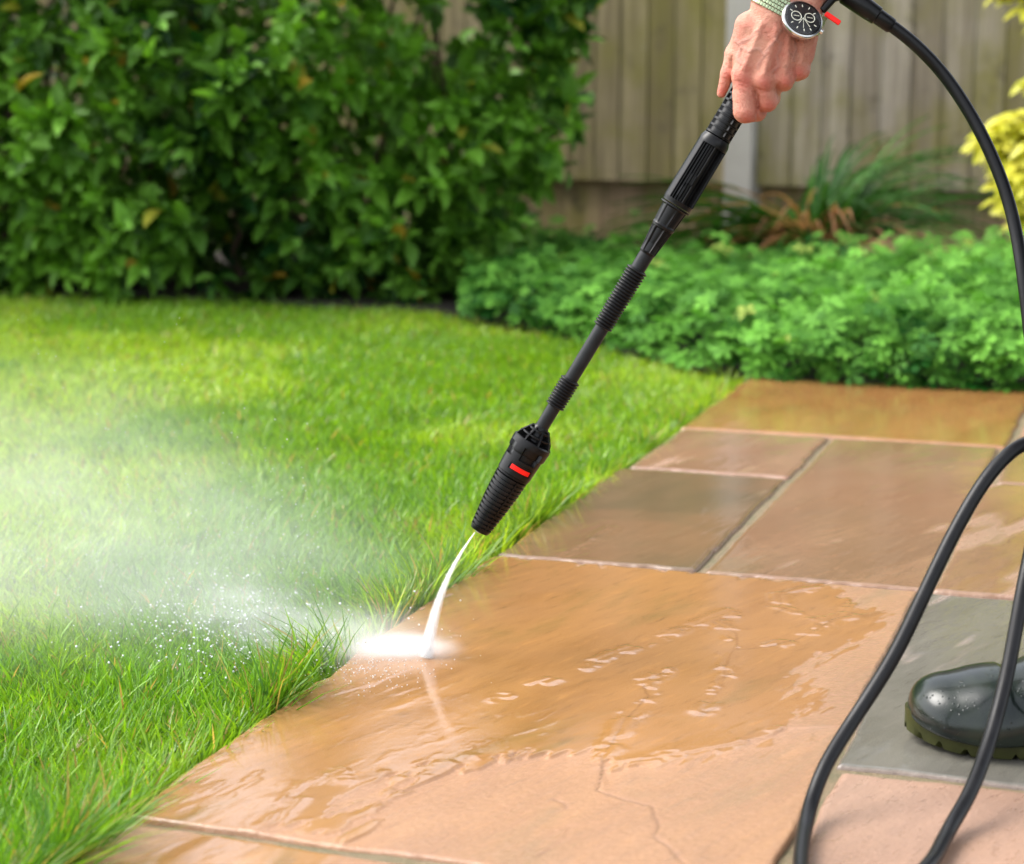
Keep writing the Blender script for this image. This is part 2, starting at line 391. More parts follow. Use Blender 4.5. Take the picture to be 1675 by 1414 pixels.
    sf = np.stack([per, n0 + np.arange(k), n0 + (np.arange(k) + 1) % k, np.roll(per, -1)], -1)[:, ::-1]
    # wind so that normals face up / out
    o = mesh('paving_slab', np.vstack([top, bot]), np.vstack([f[:, ::-1], sf[:, ::-1]]), mat, patio, attrs={
        'pool': np.concatenate([pool.ravel(), np.zeros(k)]), 'mark': np.concatenate([mark.ravel(), np.zeros(k)])})
    o['label'] = label; return o

OR1, OR2, OR3 = (.20, .084, .019), (.275, .125, .034), (.245, .115, .04)
m_or = slabmat('orange_sandstone', OR1, OR2, OR3, (.105, .072, .012), .65, .16, .8, 1)
m_gr = slabmat('olive_sandstone', (.075, .050, .022), (.12, .070, .032), (.16, .078, .035), (.065, .060, .022), .5, .28, .5, 2)
m_pk = slabmat('pink_sandstone', (.17, .088, .048), (.22, .12, .066), (.19, .082, .043), (.11, .078, .033), .3, .3, .5, 3)
m_tan = slabmat('tan_sandstone', (.145, .074, .035), (.19, .10, .050), (.17, .076, .034), (.10, .072, .024), .4, .28, .5, 4)
m_far = slabmat('amber_sandstone', (.21, .085, .016), (.27, .12, .03), (.19, .08, .018), (.13, .085, .018), .4, .2, .4, 5)
m_gy = slabmat('grey_sandstone', (.066, .068, .060), (.11, .108, .094), (.085, .083, .068), (.06, .066, .042), .4, .3, .6, 6)
m_pl = slabmat('pale_pink_sandstone', (.165, .086, .046), (.215, .118, .066), (.18, .09, .046), (.18, .14, .08), .2, .42, .6, 7)

pool1 = pxp([(205, 1345), (450, 1362), (560, 1360), (575, 1310), (700, 1262), (880, 1225), (1000, 1252), (1110, 1247), (1235, 1222), (1290, 1190), (1325, 1150), (1330, 1100), (1385, 1060), (1440, 1010), (1380, 962), (1180, 940), (1000, 925), (805, 906), (660, 1008), (535, 1100), (455, 1155), (290, 1262)])
led1 = [(pxp([(988, 1262), (985, 1240), (1012, 1200), (1022, 1180), (1062, 1140), (1050, 1120), (1092, 1100)]), .0022, .8),
        (pxp([(1200, 1012), (1165, 1018), (1203, 1038), (1205, 1065), (1255, 1060), (1300, 1050), (1345, 1028), (1400, 985)]), -.002, .6),
        (pxp([(1390, 1010), (1350, 1016), (1278, 995), (1275, 975), (1330, 966)]), .0012, .5),
        (pxp([(1150, 1165), (1180, 1130), (1200, 1060)]), .0012, .3),
        (pxp([(560, 1275), (640, 1270), (700, 1262), (820, 1235)]), -.0012, .25),
        (pxp([(440, 1352), (500, 1290), (560, 1262)]), .001, .25),
        (pxp([(1010, 1252), (1240, 1215), (1290, 1195), (1340, 1192)]), .0016, .0),
        (pxp([(820, 1145), (1010, 1070), (1200, 1000)]), .0008, .1)]
crk1 = [pxp([(985, 1262), (978, 1290), (1015, 1305), (1068, 1320), (1076, 1350), (1072, 1368)]), pxp([(905, 1305), (925, 1312), (928, 1322)]), pxp([(880, 1400), (930, 1370), (932, 1350)]), pxp([(1072, 1368), (1100, 1395), (1120, 1414)])]
el = [(-.0, 0), (-.006, .113), (-.003, .201), (.002, .314), (-.010, .374), (.003, .412), (-.002, .509), (-.001, .66), (-.003, .96)]
slab(0, .553, 0, .961, m_or, 'large wet orange slab under the water jet, with a crack and pooled water', .002, 1, .0026, .80, led1, pool1, el, crk1, tilt=(.0, .0))
crv = [(pxp([(905, 915), (960, 890), (1000, 865), (1010, 852)]), .0012, .0)]
slab(.003, .270, .969, 1.562, m_gr, 'olive brown slab with a pale curved vein', .004, 2, .0022, .6, crv, pool_amt=.8)
slab(.018, .274, 1.574, 1.920, m_pk, 'small pinkish brown slab between the olive and the amber slab', .005, 3, .0022, .5, pool_amt=.75)
slab(.284, .562, .969, 1.920, m_tan, 'long tan slab with a pale spot near its far end', .004, 4, .0022, .6, pool_amt=.76)
slab(.011, .574, 1.932, 2.528, m_far, 'glossy amber slab along the far edge of the patio', .006, 5, .0018, .6, pool_amt=.9)
slab(.586, 1.14, 1.64, 2.528, m_tan, 'tan slab at the far right corner of the patio', .007, 6, .003, .5)
slab(.572, .86, .965, 1.63, m_tan, 'tan slab reflecting yellow leaves beside the hose', .005, 9, .003, .5, pool_amt=.62)
slab(.87, 1.14, .965, 1.63, m_pk, 'pinkish slab right of the hose', .008, 10, .003, .5)
slab(.563, 1.14, .322, .955, m_gy, 'grey olive slab under the rubber boot', .003, 7, .0022, .5, pool_amt=.8)
slab(.566, 1.14, -.64, .308, m_pl, 'pale pink slab nearest the camera on the right', .004, 8, .003, .3, pool_amt=.05)
slab(.004, .553, -.66, -.014, m_or, 'orange slab in the near left corner of the patio', .004, 11, .003, .4, pool_amt=.4)

# ------------------------------------------------------------------ grass
def grass():
    N = 460000
    # sample in the camera's view with margins, density falling with distance
    y = 1.25 + (5.62 - 1.25) * rng.random(N) ** 1.15; hw = .30 * y + .25
    x = -hw + rng.random(N) * (hw + .55)
    # keep what lies on the lawn
    v, u = PV(x, y); onp = (v > .0 + np.interp(u, [p[1] for p in el], [p[0] for p in el]) - .004) & (u < 2.535)
    edge = [(-9, 5.52), (-1.5, 5.52), (-.9, 5.44), (-.3, 5.22), (-.1, 5.04), (.1, 4.74), (.28, 4.40), (.42, 4.18), (.52, 4.03)]
    ye = np.interp(x, [p[0] for p in edge], [p[1] for p in edge]); ok = ~onp & (y < ye + .05 * (vn(x * 7, y * 7, 4) - .5)) & (x < .53)
    clump = fbm(x * 14, y * 14, 8, 3); ok &= (v < -.014) | (rng.random(N) < .45) | (u > 2.5); ok &= rng.random(N) < .35 + 1.3 * sstep(.3, .6, clump)
    x, y, v, u, clump = x[ok], y[ok], v[ok], u[ok], clump[ok]; n = len(x)
    ed = np.clip(-v, 0, 9); ed = np.where(u < 2.5, ed, 9)
    near = np.exp(-(ed / .05) ** 2)
    L = (.020 + .015 * rng.random(n)) * (.75 + .6 * fbm(x * 5, y * 5, 2, 3)) * (1 + .6 * near)
    L *= np.where(rng.random(n) < .06, 1.45, 1); tuft = near * sstep(.5, .62, fbm(u * 9, v * 5, 61, 2)); L *= 1 + (.35 + .5 * sstep(2.6, 2.0, y)) * tuft
    L *= np.interp(y, [1.2, 2.4, 3.2], [1.35, 1.15, 1.0])
    L *= np.interp(y, [1.2, 2.2], [.88, 1]); wd = (.0011 + .0010 * rng.random(n)) * np.interp(y, [1.2, 2.2, 4, 5.6], [.85, .95, 1.5, 2.0])
    ang = rng.random(n) * 2 * math.pi; lean = .25 + .75 * rng.random(n) ** 1.3
    gx_ = (fbm(x * 3, y * 3, 12, 2) - .5) * 2.2; gy_ = (fbm(x * 3, y * 3, 22, 2) - .5) * 2.2
    dx = np.cos(ang) * lean + gx_ * .5 + .25 * near + .15 * tuft; dy = np.sin(ang) * lean + gy_ * .5 - .15 * near
    # the spray flattens blades away from where the jet strikes
    ix, iy = gnd(690, 1075)[:2]; rx, ry = x - ix, y - iy; rd = np.hypot(rx, ry); bl = 1.9 * np.exp(-(rd / .17) ** 2) * (rx < .02)
    dx += bl * rx / (rd + .02); dy += bl * ry / (rd + .02)
    az = rng.random(n) * math.pi; sx, sy = np.cos(az), np.sin(az)
    z0 = lawn_z(x, y) - .002; T = np.array([0, .35, .7, 1.0]); W = np.array([1, .9, .62, 0])
    P = np.empty((n, 7, 3)); k = 0
    for ti, wi in zip(T, W):
        bend = ti ** 1.7; nrm = 1 / np.sqrt(1 + .55 * (dx * dx + dy * dy) * ti)
        cx = x + dx * L * bend * nrm; cy_ = y + dy * L * bend * nrm; cz = z0 + L * ti * nrm
        if wi > 0:
            P[:, k] = np.stack([cx - sx * wd * wi, cy_ - sy * wd * wi, cz], -1); P[:, k + 1] = np.stack([cx + sx * wd * wi, cy_ + sy * wd * wi, cz], -1); k += 2
        else: P[:, k] = np.stack([cx, cy_, cz], -1)
    base = (np.arange(n) * 7)[:, None]
    q = np.concatenate([base + np.array([0, 1, 3, 2]), base + np.array([2, 3, 5, 4]), base + np.array([4, 5, 6, 6])])
    # blade colours: fresh green, yellow green patches, some straw
    pt = sstep(.38, .64, fbm(x * 3.1 + 3, y * 2.0, 44, 4) - .10 * sstep(2.7, 2.0, y)); r1 = rng.random(n); r2 = rng.random(n)
    gA = np.array([.10, .27, .010]); gB = np.array([.32, .48, .025]); gC = np.array([.045, .15, .015])
    c = gA + (gB - gA) * np.clip(.22 + pt * .62 + .15 * sstep(2.4, 3.4, y) + .35 * (r1 - .5), 0, 1)[:, None]
    c = np.where((r2 < .22)[:, None] | ((tuft > .4) & (r1 < .6))[:, None], c * .35 + gC * .6, c)
    straw = r2 > .965 - .10 * near * fbm(u * 6, v * 6, 5, 2) - .03 * pt; c = np.where(straw[:, None], np.array([.42, .30, .11]) * (.6 + .6 * r1[:, None]), c)
    c *= (.8 + .45 * rng.random(n))[:, None]
    col = np.repeat(c[:, None], 7, 1); col[:, :2] = col[:, :2] * .7 + np.array([.16, .16, .05]) * .3
    tri = q[2 * n:][:, :3]; quad = q[:2 * n]
    me = bpy.data.meshes.new('lawn_grass'); nv = n * 7
    me.vertices.add(nv); me.vertices.foreach_set('co', P.astype(np.float32).ravel())
    loops = np.concatenate([quad.ravel(), tri.ravel()]).astype(np.int32); me.loops.add(len(loops)); me.loops.foreach_set('vertex_index', loops)
    tot = np.concatenate([np.full(len(quad), 4), np.full(len(tri), 3)]).astype(np.int32); me.polygons.add(len(tot))
    me.polygons.foreach_set('loop_start', np.concatenate([[0], np.cumsum(tot)[:-1]]).astype(np.int32)); me.polygons.foreach_set('loop_total', tot)
    me.update(calc_edges=True); me.polygons.foreach_set('use_smooth', np.ones(len(tot), bool))
    a = me.color_attributes.new('col', 'FLOAT_COLOR', 'POINT'); cc = np.ones((nv, 4), np.float32); cc[:, :3] = col.reshape(-1, 3); a.data.foreach_set('color', cc.ravel())
    o = bpy.data.objects.new('lawn_grass', me); COL.objects.link(o); me.materials.append(leafmat('grass_blades', .38, .42, .45, (1.5, 1.4, .6)))
    setp(o, 'short bright green lawn grass running along the patio edge', 'grass', kind='stuff'); print('blades', n)
grass()

# ------------------------------------------------------------------ leaves
def leaf_tmpl(nl=5, fold=.25, curl=.25, shape=.8):
    """unit leaf along +x, up +z; returns verts, quads"""
    t = np.linspace(0, 1, nl + 1); wv = np.sin(math.pi * np.clip(t, .02, .985) ** shape) ** .85 * .5
    v = []
    for i, ti in enumerate(t):
        z = -curl * ti * ti
        for s_ in (-1, 0, 1): v.append((ti, s_ * wv[i], z + fold * abs(s_) * wv[i]))
    f = []
    for i in range(nl):
        a = i * 3; f += [(a, a + 3, a + 4, a + 1), (a + 1, a + 4, a + 5, a + 2)]
    return np.array(v), np.array(f)
def place_leaves(tm, pos, dirn, up, length, width, col, roll=None):
    tv, tf = tm; n = len(pos); d = dirn / np.linalg.norm(dirn, axis=1)[:, None]
    s_ = np.cross(up, d); s_ /= np.linalg.norm(s_, axis=1)[:, None] + 1e-9; z = np.cross(d, s_)
    P = pos[:, None] + length[:, None, None] * (tv[None, :, 0:1] * d[:, None] + tv[None, :, 2:3] * z[:, None]) + width[:, None, None] * tv[None, :, 1:2] * s_[:, None]
    F = (np.arange(n) * len(tv))[:, None, None] + tf[None]
    return P.reshape(-1, 3), F.reshape(-1, tf.shape[1]), np.repeat(col, len(tv), 0)

def hedge():
    rt = root('evergreen_shrub', (-1.0, 5.8, -.01), 'big dense dark green evergreen shrub behind the lawn', 'shrub')
    pos = []; dirs = []
    N = 60000
    x = -3.0 + 3.45 * rng.random(N); z = -.01 + 2.2 * rng.random(N) ** 1.25; dep = rng.random(N) ** 1.5 * 1.15
    # outline: right limit by height, front by place
    xr = np.interp(z, [0, .05, .12, .19, .30, .42, .47, .63, .9, 1.3, 1.6, 2.1], [-.16, -.10, -.04, .00, .14, .12, .20, .24, .22, .18, .1, -.2])
    xr = xr + .09 * (fbm(z * 6, dep * 3, 9, 3) - .5)
    yf = np.interp(x, [-3, -1.5, -.5, 0, .3], [5.48, 5.42, 5.22, 5.25, 5.45]) + .38 * (fbm(x * 3.2, z * 3.2, 19, 3) - .42) - .12 * np.sin(np.clip(z / 1.5, 0, 1) * math.pi) + .06
    ztop = np.interp(x, [-1.0, -.93, -.68, -.6, -.5, -.44, -.10, -.02], [2.2, 1.27, 1.27, 2.1, 2.0, 1.27, 1.27, 1.8]) + .16 * (fbm(x * 2.2, x * 0, 29, 3) - .5) - .5 * sstep(-.1, .3, x)  # unseen top shaped with two dips so the pooled water mirrors open sky
    y = yf + dep
    hole = fbm(x * 5 + 9, z * 5, 39, 3)
    p = np.where((hole < .43) & (dep < .32), .10, 1.0) * np.where(dep < .3, 1, .55)
    keep = (x < xr) & (z < ztop - .25 * dep) & (rng.random(N) < p * .135)
    x, y, z, dep = x[keep], y[keep], z[keep], dep[keep]; n = len(x); print('sprigs', n)
    c0 = np.stack([x * .8 - .15, 5.95 + 0 * x, z * .6 + .15], -1); pos = np.stack([x, y, z], -1); od = pos - c0; od /= np.linalg.norm(od, axis=1)[:, None]
    od = od * .7 + np.array([0, -.45, .35]) + .5 * rng.normal(size=(n, 3)) * .6; od /= np.linalg.norm(od, axis=1)[:, None]
    P = []; D = []; U = []; Ls = []; Cs = []; stemsM = MB()
    tone = fbm(x * 2.5, z * 2.5, 49, 3)
    for k in range(7):
        a = k * 2.4 + rng.random(n) * .6; s_ = np.cross(od, [0.1, .2, 1]); s_ /= np.linalg.norm(s_, axis=1)[:, None]; t_ = np.cross(od, s_)
        sp = np.where(k < 2, .35, 1.0) if np.isscalar(k) else 1
        d = od * (1.1 - .10 * k) + (s_ * np.cos(a)[:, None] + t_ * np.sin(a)[:, None]) * (.45 + .12 * k) + np.array([0, 0, .12])
        P.append(pos - od * (.011 * k)[:, None] if not np.isscalar(k) else pos - od * .011 * k); D.append(d); U.append(np.cross(d, np.cross(np.array([0, -.3, 1.]) + .5 * rng.normal(size=(n, 3)), d)))
        Ls.append((.060 + .034 * rng.random(n)) * (1 if k > 1 else .8)); r = rng.random(n)
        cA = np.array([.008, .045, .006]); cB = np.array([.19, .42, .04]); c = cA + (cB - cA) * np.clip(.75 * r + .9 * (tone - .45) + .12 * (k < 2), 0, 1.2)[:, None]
        c = np.where((r < .09)[:, None] & (k < 3), np.array([.22, .46, .07]), c); c = np.where((r > .992)[:, None], np.array([.42, .27, .03]), c); c = np.where(((r > .5) & (r < .512))[:, None], np.array([.3, .3, .03]), c); Cs.append(c)  # some pale leaves are leaf highlights put into the colour
    P = np.concatenate(P); D = np.concatenate(D); U = np.concatenate(U); L = np.concatenate(Ls); C = np.concatenate(Cs)
    v, f, c = place_leaves(leaf_tmpl(5, .3, .22, .85), P, D, U, L, L * (.44 + .12 * rng.random(len(L))), C)
    mesh('foliage', v, f, leafmat('glossy_leaves', .5, .25, .28, (1.6, 1.7, .6)), rt, col=c)
    # limbs
    st = MB()
    for i in range(60):
        bx = -2.8 + 2.7 * random.random(); by = 5.75 + .3 * random.random(); tx = bx + random.uniform(-.6, .6); tz = random.uniform(.5, 1.3)
        tx = min(tx, .12)
        pts = spline([(bx, by, -.02), (bx + (tx - bx) * .3, by - .06, tz * .4), (tx, by - random.uniform(-.1, .3), tz)], 12)
        pts += .012 * rng.normal(size=pts.shape); st.add(*tube(pts, np.linspace(.011, .003, len(pts)), 6))
    st.build('stems', simple('shrub_bark', (.10, .065, .04), .8, .6, 120), rt)
hedge()

def cover():
    # low leafy border: lobed leaves on short stalks over a mounded canopy
    N = 12500
    x = -.12 + 3.0 * rng.random(N); v0 = np.interp(x, [-.2, 0, .1, .28, .42, .52, 1.2, 3.2], [5.1, 4.95, 4.78, 4.44, 4.22, 4.07, 3.86, 3.2])
    d = rng.random(N) ** 1.25 * 1.6; y = v0 - .11 + d
    ok = (y < 6.6 - .5 * x - .12) & (x < 2.2) & ~((np.hypot(x - .87, y - 5.6) < .30) & ~((y > 5.6) & (abs(x - .9) < .3))); x, y, d = x[ok], y[ok], d[ok]; n = len(x)
    hm = (.145 + .08 * (fbm(x * 4, y * 4, 14, 3) - .5) + .045 * sstep(.8, 1.4, x)) * sstep(-.06, .12, d) ** .5; hm *= np.interp(x, [-.1, .1, .4], [.7, .85, 1]) * (.72 + .56 * fbm(x * 13, y * 13, 34, 2))
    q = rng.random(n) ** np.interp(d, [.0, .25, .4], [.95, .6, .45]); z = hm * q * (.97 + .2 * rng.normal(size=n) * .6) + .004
    az = rng.random(n) * 2 * math.pi; tl = rng.random(n) * .55
    dirn = np.stack([np.cos(az), np.sin(az), -.15 + .3 * rng.normal(size=n)], -1); up = np.stack([.35 * rng.normal(size=n), -.35 * sstep(.25, 0, d) - .25 + .35 * rng.normal(size=n), np.ones(n)], -1)
    # lobed leaf template: centre, five lobes each with three teeth
    tv = [(0, 0, 0)]; tf = []
    for k in range(5):
        a = (k - 2) * R(56); r = [.72, .9, 1.0, .9, .72][k]; w_ = R(25)
        def pt(aa, rr, zz): return (math.cos(aa) * rr * .5, math.sin(aa) * rr * .5, zz)
        i0 = len(tv); tv += [pt(a - w_ * .75, r * .55, .02), pt(a - w_ * .7, r * .9, -.03), pt(a - w_ * .22, r * .88, 0), pt(a, r * 1.08, -.06), pt(a + w_ * .22, r * .88, 0), pt(a + w_ * .7, r * .9, -.03), pt(a + w_ * .75, r * .55, .02)]
        tf += [(0, i0, i0 + 1, i0 + 2), (0, i0 + 2, i0 + 3, i0 + 4), (0, i0 + 4, i0 + 5, i0 + 6)]
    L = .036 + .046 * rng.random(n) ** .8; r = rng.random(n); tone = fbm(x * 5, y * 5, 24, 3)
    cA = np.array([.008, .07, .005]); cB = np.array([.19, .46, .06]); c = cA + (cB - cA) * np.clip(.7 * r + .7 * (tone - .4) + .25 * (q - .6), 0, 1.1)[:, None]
    c = np.where((r > .996)[:, None], np.array([.30, .38, .07]), c)
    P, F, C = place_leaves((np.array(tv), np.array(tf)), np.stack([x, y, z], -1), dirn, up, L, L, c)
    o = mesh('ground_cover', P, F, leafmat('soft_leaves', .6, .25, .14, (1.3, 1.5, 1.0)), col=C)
    setp(o, 'low border of lobed mid green leaves between the patio and the fence', 'ground cover', kind='stuff')
    # stalks join it
cover()

def straps():
    bx, by = .875, 5.66
    rt = root('strap_leaf_clump', (bx, by, -.01), 'arching clump of long strap leaves with brown dead blades by the fence post', 'plant')
    def bunch(n, dead):
        P = []; F = []; C = []; k0 = 0
        for i in range(n):
            a = random.gauss(math.pi * (1.0 if random.random() < .55 else .1), .95) if not dead else random.gauss(-1.9, .75); L = random.uniform(.38, .60) * (1.0 if not dead else .85)
            el_ = (random.uniform(.5, 1.35) if math.cos(a) > -.15 else random.uniform(.25, .8)) if not dead else random.uniform(.5, .95); w0 = random.uniform(.006, .010)
            dx, dy = math.cos(a), math.sin(a) * .7; t = np.linspace(0, 1, 9)
            drop = (1.75 if not dead else 2.2) * random.uniform(.5, 1.0)
            r_ = L * (t * math.cos(el_) + .25 * t * t); zz = L * (t * math.sin(el_) * 1.15 - drop * .35 * t ** 2.6)
            c = np.stack([bx + random.gauss(0, .035) + dx * r_, by + random.gauss(0, .035) + dy * r_, np.maximum(zz + .06, .05)], -1)
            s_ = np.array([-dy, dx, .25]); s_ /= np.linalg.norm(s_); ww = w0 * (1 - t ** 2.2) * np.minimum(1, .6 + t * 2)
            v = np.stack([c - s_ * ww[:, None], c + [0, 0, -.003], c + s_ * ww[:, None]], 1).reshape(-1, 3)
            P.append(v); F.append(grid_faces(9, 3) + k0); k0 += len(v); g_ = random.random()
            base = np.array([.016, .07, .01]) * (1 - g_) + np.array([.06, .18, .02]) * g_ if not dead else np.array([.50, .25, .13]) * (.6 + .7 * g_)
            C.append(np.repeat(base[None], len(v), 0))
        return np.concatenate(P), np.concatenate(F), np.concatenate(C)
    m = leafmat('strap_leaves', .5, .25, .2)
    v, f, c = bunch(300, False); mesh('foliage', v, f, m, rt, col=c)
    v, f, c = bunch(60, True); mesh('dead_blade', v, f, m, rt, col=c)
straps()

def yellow():
    rt = root('golden_shrub', (1.85, 5.35, -.01), 'golden yellow leaved shrub at the right beside the fence', 'shrub')
    N = 700; P = []; 
    c0 = [(1.52, 5.3, .86, .10), (1.64, 5.25, .74, .12), (1.50, 5.35, .42, .06), (1.60, 5.28, .40, .12), (1.56, 5.3, .30, .09), (1.64, 5.3, .22, .12), (1.75, 5.3, .55, .2), (1.9, 5.4, .8, .3), (1.95, 5.4, .4, .3), (1.8, 5.3, 1.1, .25), (1.46, 5.32, .90, .05)]
    pos = []
    for (a, b, c, r) in c0:
        k = int(2500 * r * r + 22); q = rng.normal(size=(k, 3)); q /= np.linalg.norm(q, axis=1)[:, None]; pos.append(np.array([a, b, c]) + q * r * rng.random((k, 1)) ** .4)
    pos = np.concatenate(pos) - np.array([.18, 0, -.01]); n = len(pos); PP = []; DD = []; UU = []; CC = []
    for k in range(5):
        az = k * 2 * math.pi / 5 + rng.random(n) * .5; d = np.stack([np.cos(az), np.sin(az) * .8 - .3, -.2 + .2 * rng.normal(size=n)], -1)
        PP.append(pos); DD.append(d); UU.append(np.array([0, -.5, 1.]) + .3 * rng.normal(size=(n, 3))); r = rng.random((n, 1))
        CC.append(np.array([.60, .60, .03]) * (1 - r) + np.array([.80, .74, .12]) * r)
    L = .048 + .028 * rng.random(5 * n)
    v, f, c = place_leaves(leaf_tmpl(4, .2, .2, .9), np.concatenate(PP), np.concatenate(DD), np.concatenate(UU), L, L * .45, np.concatenate(CC))
    mesh('foliage', v, f, leafmat('golden_leaves', .4, .35, .4, (1.1, 1.1, .8)), rt, col=c)
    st = MB()
    for (a, b, c_, r) in c0:
        pts = spline([(1.85 + random.uniform(-.05, .05), 5.4, -.02), ((1.85 + a) / 2 + .05, 5.4, c_ * .5), (a - .2, b, c_ - .02)], 10); st.add(*tube(pts, np.linspace(.009, .003, len(pts)), 6))
    st.build('stems', simple('golden_shrub_bark', (.13, .09, .05), .8, .5, 120), rt)
yellow()

# ------------------------------------------------------------------ fence
def fence():
    p0 = np.array([.77, 6.66]); d = np.array([math.cos(R(-27)), math.sin(R(-27))]); nrm = np.array([d[1], -d[0]])  # nrm faces the camera
    nrm = nrm if nrm[1] < 0 else -nrm
    t = NT('weathered_boards'); c = t.coord(); vc = t.attr('col', 'Color')
    n1 = t.noise(t.mapping(c, sc=(40, 40, 2.2)), 1, 6, .65); n2 = t.noise(c, 2.2, 4, .6); n3 = t.noise(t.mapping(c, sc=(9, 9, 3.5)), 1, 5, .6)
    sepz = t.n('ShaderNodeSeparateXYZ'); t.put(sepz.inputs[0], c)
    cc = t.mix(t.ramp(n1, .3, .7, 0, .85), vc, t.mix(1.0, vc, (.45, .42, .4), 'MULTIPLY'))
    moss = t.math('MULTIPLY', t.ramp(n2, .42, .60, 0, 1), t.ramp(n3, .35, .7, .3, 1)); cc = t.mix(t.math('MULTIPLY', moss, .85), cc, (.15, .135, .02))
    cc = t.mix(t.ramp(t.noise(c, 7, 5, .7), .54, .74, 0, .7), cc, (.035, .028, .018))
    cc = t.mix(t.ramp(t.noise(t.mapping(c, (3, 1, 0), sc=(12, 12, 6)), 1, 5, .6), .66, .8, 0, .6), cc, (.42, .40, .38))
    t.pbr(cc, .85); t.put(t.b.inputs['Normal'], t.bump(n1, .5, .003))
    def board(mb, cols, s, w_, z0, z1, off, th, tone, tl):
        A = p0 + d * s + nrm * off; B = p0 + d * (s + w_) + nrm * (off + tl)
        q = [A, B, B - nrm * (th + tl), A - nrm * th * .5]
        mb.add([(*p, z0) for p in q] + [(*p, z1) for p in q], [(0, 1, 5, 4), (1, 2, 6, 5), (2, 3, 7, 6), (3, 0, 4, 7), (4, 5, 6, 7), (3, 2, 1, 0)]); cols += [tone] * 8
    for side, (s0, s1), lab in ((-1, (-4.2, -.06), 'weathered vertical board fence panel left of the concrete post, partly behind the shrub'), (1, (.06, 2.6), 'weathered vertical board fence panel right of the concrete post')):
        mid = p0 + d * (s0 + s1) / 2
        rt = root('board_fence', (mid[0], mid[1], 0), lab, 'fence', 'fences along the back of the garden')
        mb = MB(); cols = []; s = s0
        while s < s1 - .02:
            w_ = min(.098 + random.uniform(-.006, .006), s1 - s); g_ = random.random()
            tone = np.array([.18, .145, .10]) * (1 - g_) + np.array([.38, .335, .27]) * g_
            if side < 0: tone = tone * np.array([.85, .80, .55])
            board(mb, cols, s, w_ + .012, .226, 1.93, .034, .012, tone, .004); s += w_
        mesh('boards', np.concatenate(mb.v), mb.f, t.m, rt, smooth=False, col=np.array(cols))
        mb = MB(); cols = []; s = s0
        while s < s1 - .02:
            w_ = min(.148 + random.uniform(-.006, .006), s1 - s); g_ = random.random(); board(mb, cols, s, w_ - .004, -.03, .232, -.006, .02, np.array([.40, .28, .175]) * (.8 + .4 * g_), 0); s += w_
        mesh('gravel_board', np.concatenate(mb.v), mb.f, t.m, rt, smooth=False, col=np.array(cols))
        mb = MB(); cols = []; 
        for zz in (.27, 1.0, 1.78): board(mb, cols, s0, s1 - s0, zz, zz + .07, -.02, .05, np.array([.12, .09, .06]), 0)
        mesh('rail', np.concatenate(mb.v), mb.f, t.m, rt, smooth=False, col=np.array(cols))
    t2 = NT('weathered_concrete'); c = t2.coord(); n = t2.noise(c, 6, 6, .65); n2 = t2.noise(c, 300, 4, .6)
    t2.pbr(t2.mix(n, (.32, .30, .265), (.45, .43, .39)), .85); t2.put(t2.b.inputs['Normal'], t2.bump(n2, .4, .002))
    mb = MB(); hw = .056; dpt = .05; sec = [(-hw, 0), (-hw + .008, dpt), (hw - .008, dpt), (hw, 0), (hw, -.06), (-hw, -.06)]
    for k, zz in enumerate((-.05, 2.0, 2.03)):
        sh = 1 if k < 2 else .6
        mb.v.append(np.array([[*(p0 + d * a * sh + nrm * b * sh), zz] for a, b in sec]))
    mb.f = [(k * 6 + i, k * 6 + (i + 1) % 6, k * 6 + 6 + (i + 1) % 6, k * 6 + 6 + i) for k in (0, 1) for i in range(6)] + [tuple(range(12, 18))]
    o = mb.build('fence_post', t2.m, smooth=False); setp(o, 'pale grey concrete post between the two fence panels', 'fence post')
fence()

# ================================================================== LANCE
LB = view(784, 868, 2.168); LT = view(1300, 16, 2.068)
lz = (LT - LB); LLEN = np.linalg.norm(lz); lz /= LLEN
lc = -FW - lz * np.dot(-FW, lz); lc /= np.linalg.norm(lc)          # local x faces the camera
ly = np.cross(lz, lc); LM = np.eye(4); LM[:3, 0] = lc; LM[:3, 1] = ly; LM[:3, 2] = lz; LM[:3, 3] = LB
K = LLEN / math.hypot(1300 - 784, 868 - 16)                          # metres per picture pixel on the lance
def plastic(name, col, rough=.38, bs=.25, sc=900):
    t = NT(name); c = t.coord(); n = t.noise(c, sc, 3, .6); n2 = t.noise(c, 40, 4, .6); dr = t.noise(c, 260, 2, .5)
    t.pbr(t.mix(t.ramp(n2, .3, .7, 0, 1), col, tuple(x * 1.6 + .002 for x in col)), t.fmix(n2, rough * .75, rough * 1.25), Specular_IOR_Level=.23)
    h = t.math('ADD', t.math('MULTIPLY', n, .3), t.ramp(dr, .68, .74, 0, 1)); t.put(t.b.inputs['Normal'], t.bump(h, bs, .0004)); return t.m
M_blk = plastic('black_plastic', (.0028, .0028, .003), .33); M_rub = plastic('black_rubber', (.0035, .0035, .004), .36, .3); M_red = plastic('red_plastic', (.75, .012, .008), .35, .1)
M_pole = plastic('dark_coated_tube', (.010, .011, .012), .42, .35, 1500)
lance = root('pressure_washer_lance', tuple(LB), 'black pressure washer lance with a ribbed nozzle and red window, pointing down at the patio', 'pressure washer lance')
def rev(name, s, rf, m, n=56, parent=lance, cap=True, auto=40, M=LM):
    if callable(rf): v, f = revolve(M, np.array(s) * K, lambda S, A: rf(S / K, A) * K, n, cap)
    else: v, f = revolve(M, np.array(s) * K, np.array(rf) * K, n, cap)
    return mesh(name, v, f, m, parent, auto=auto)
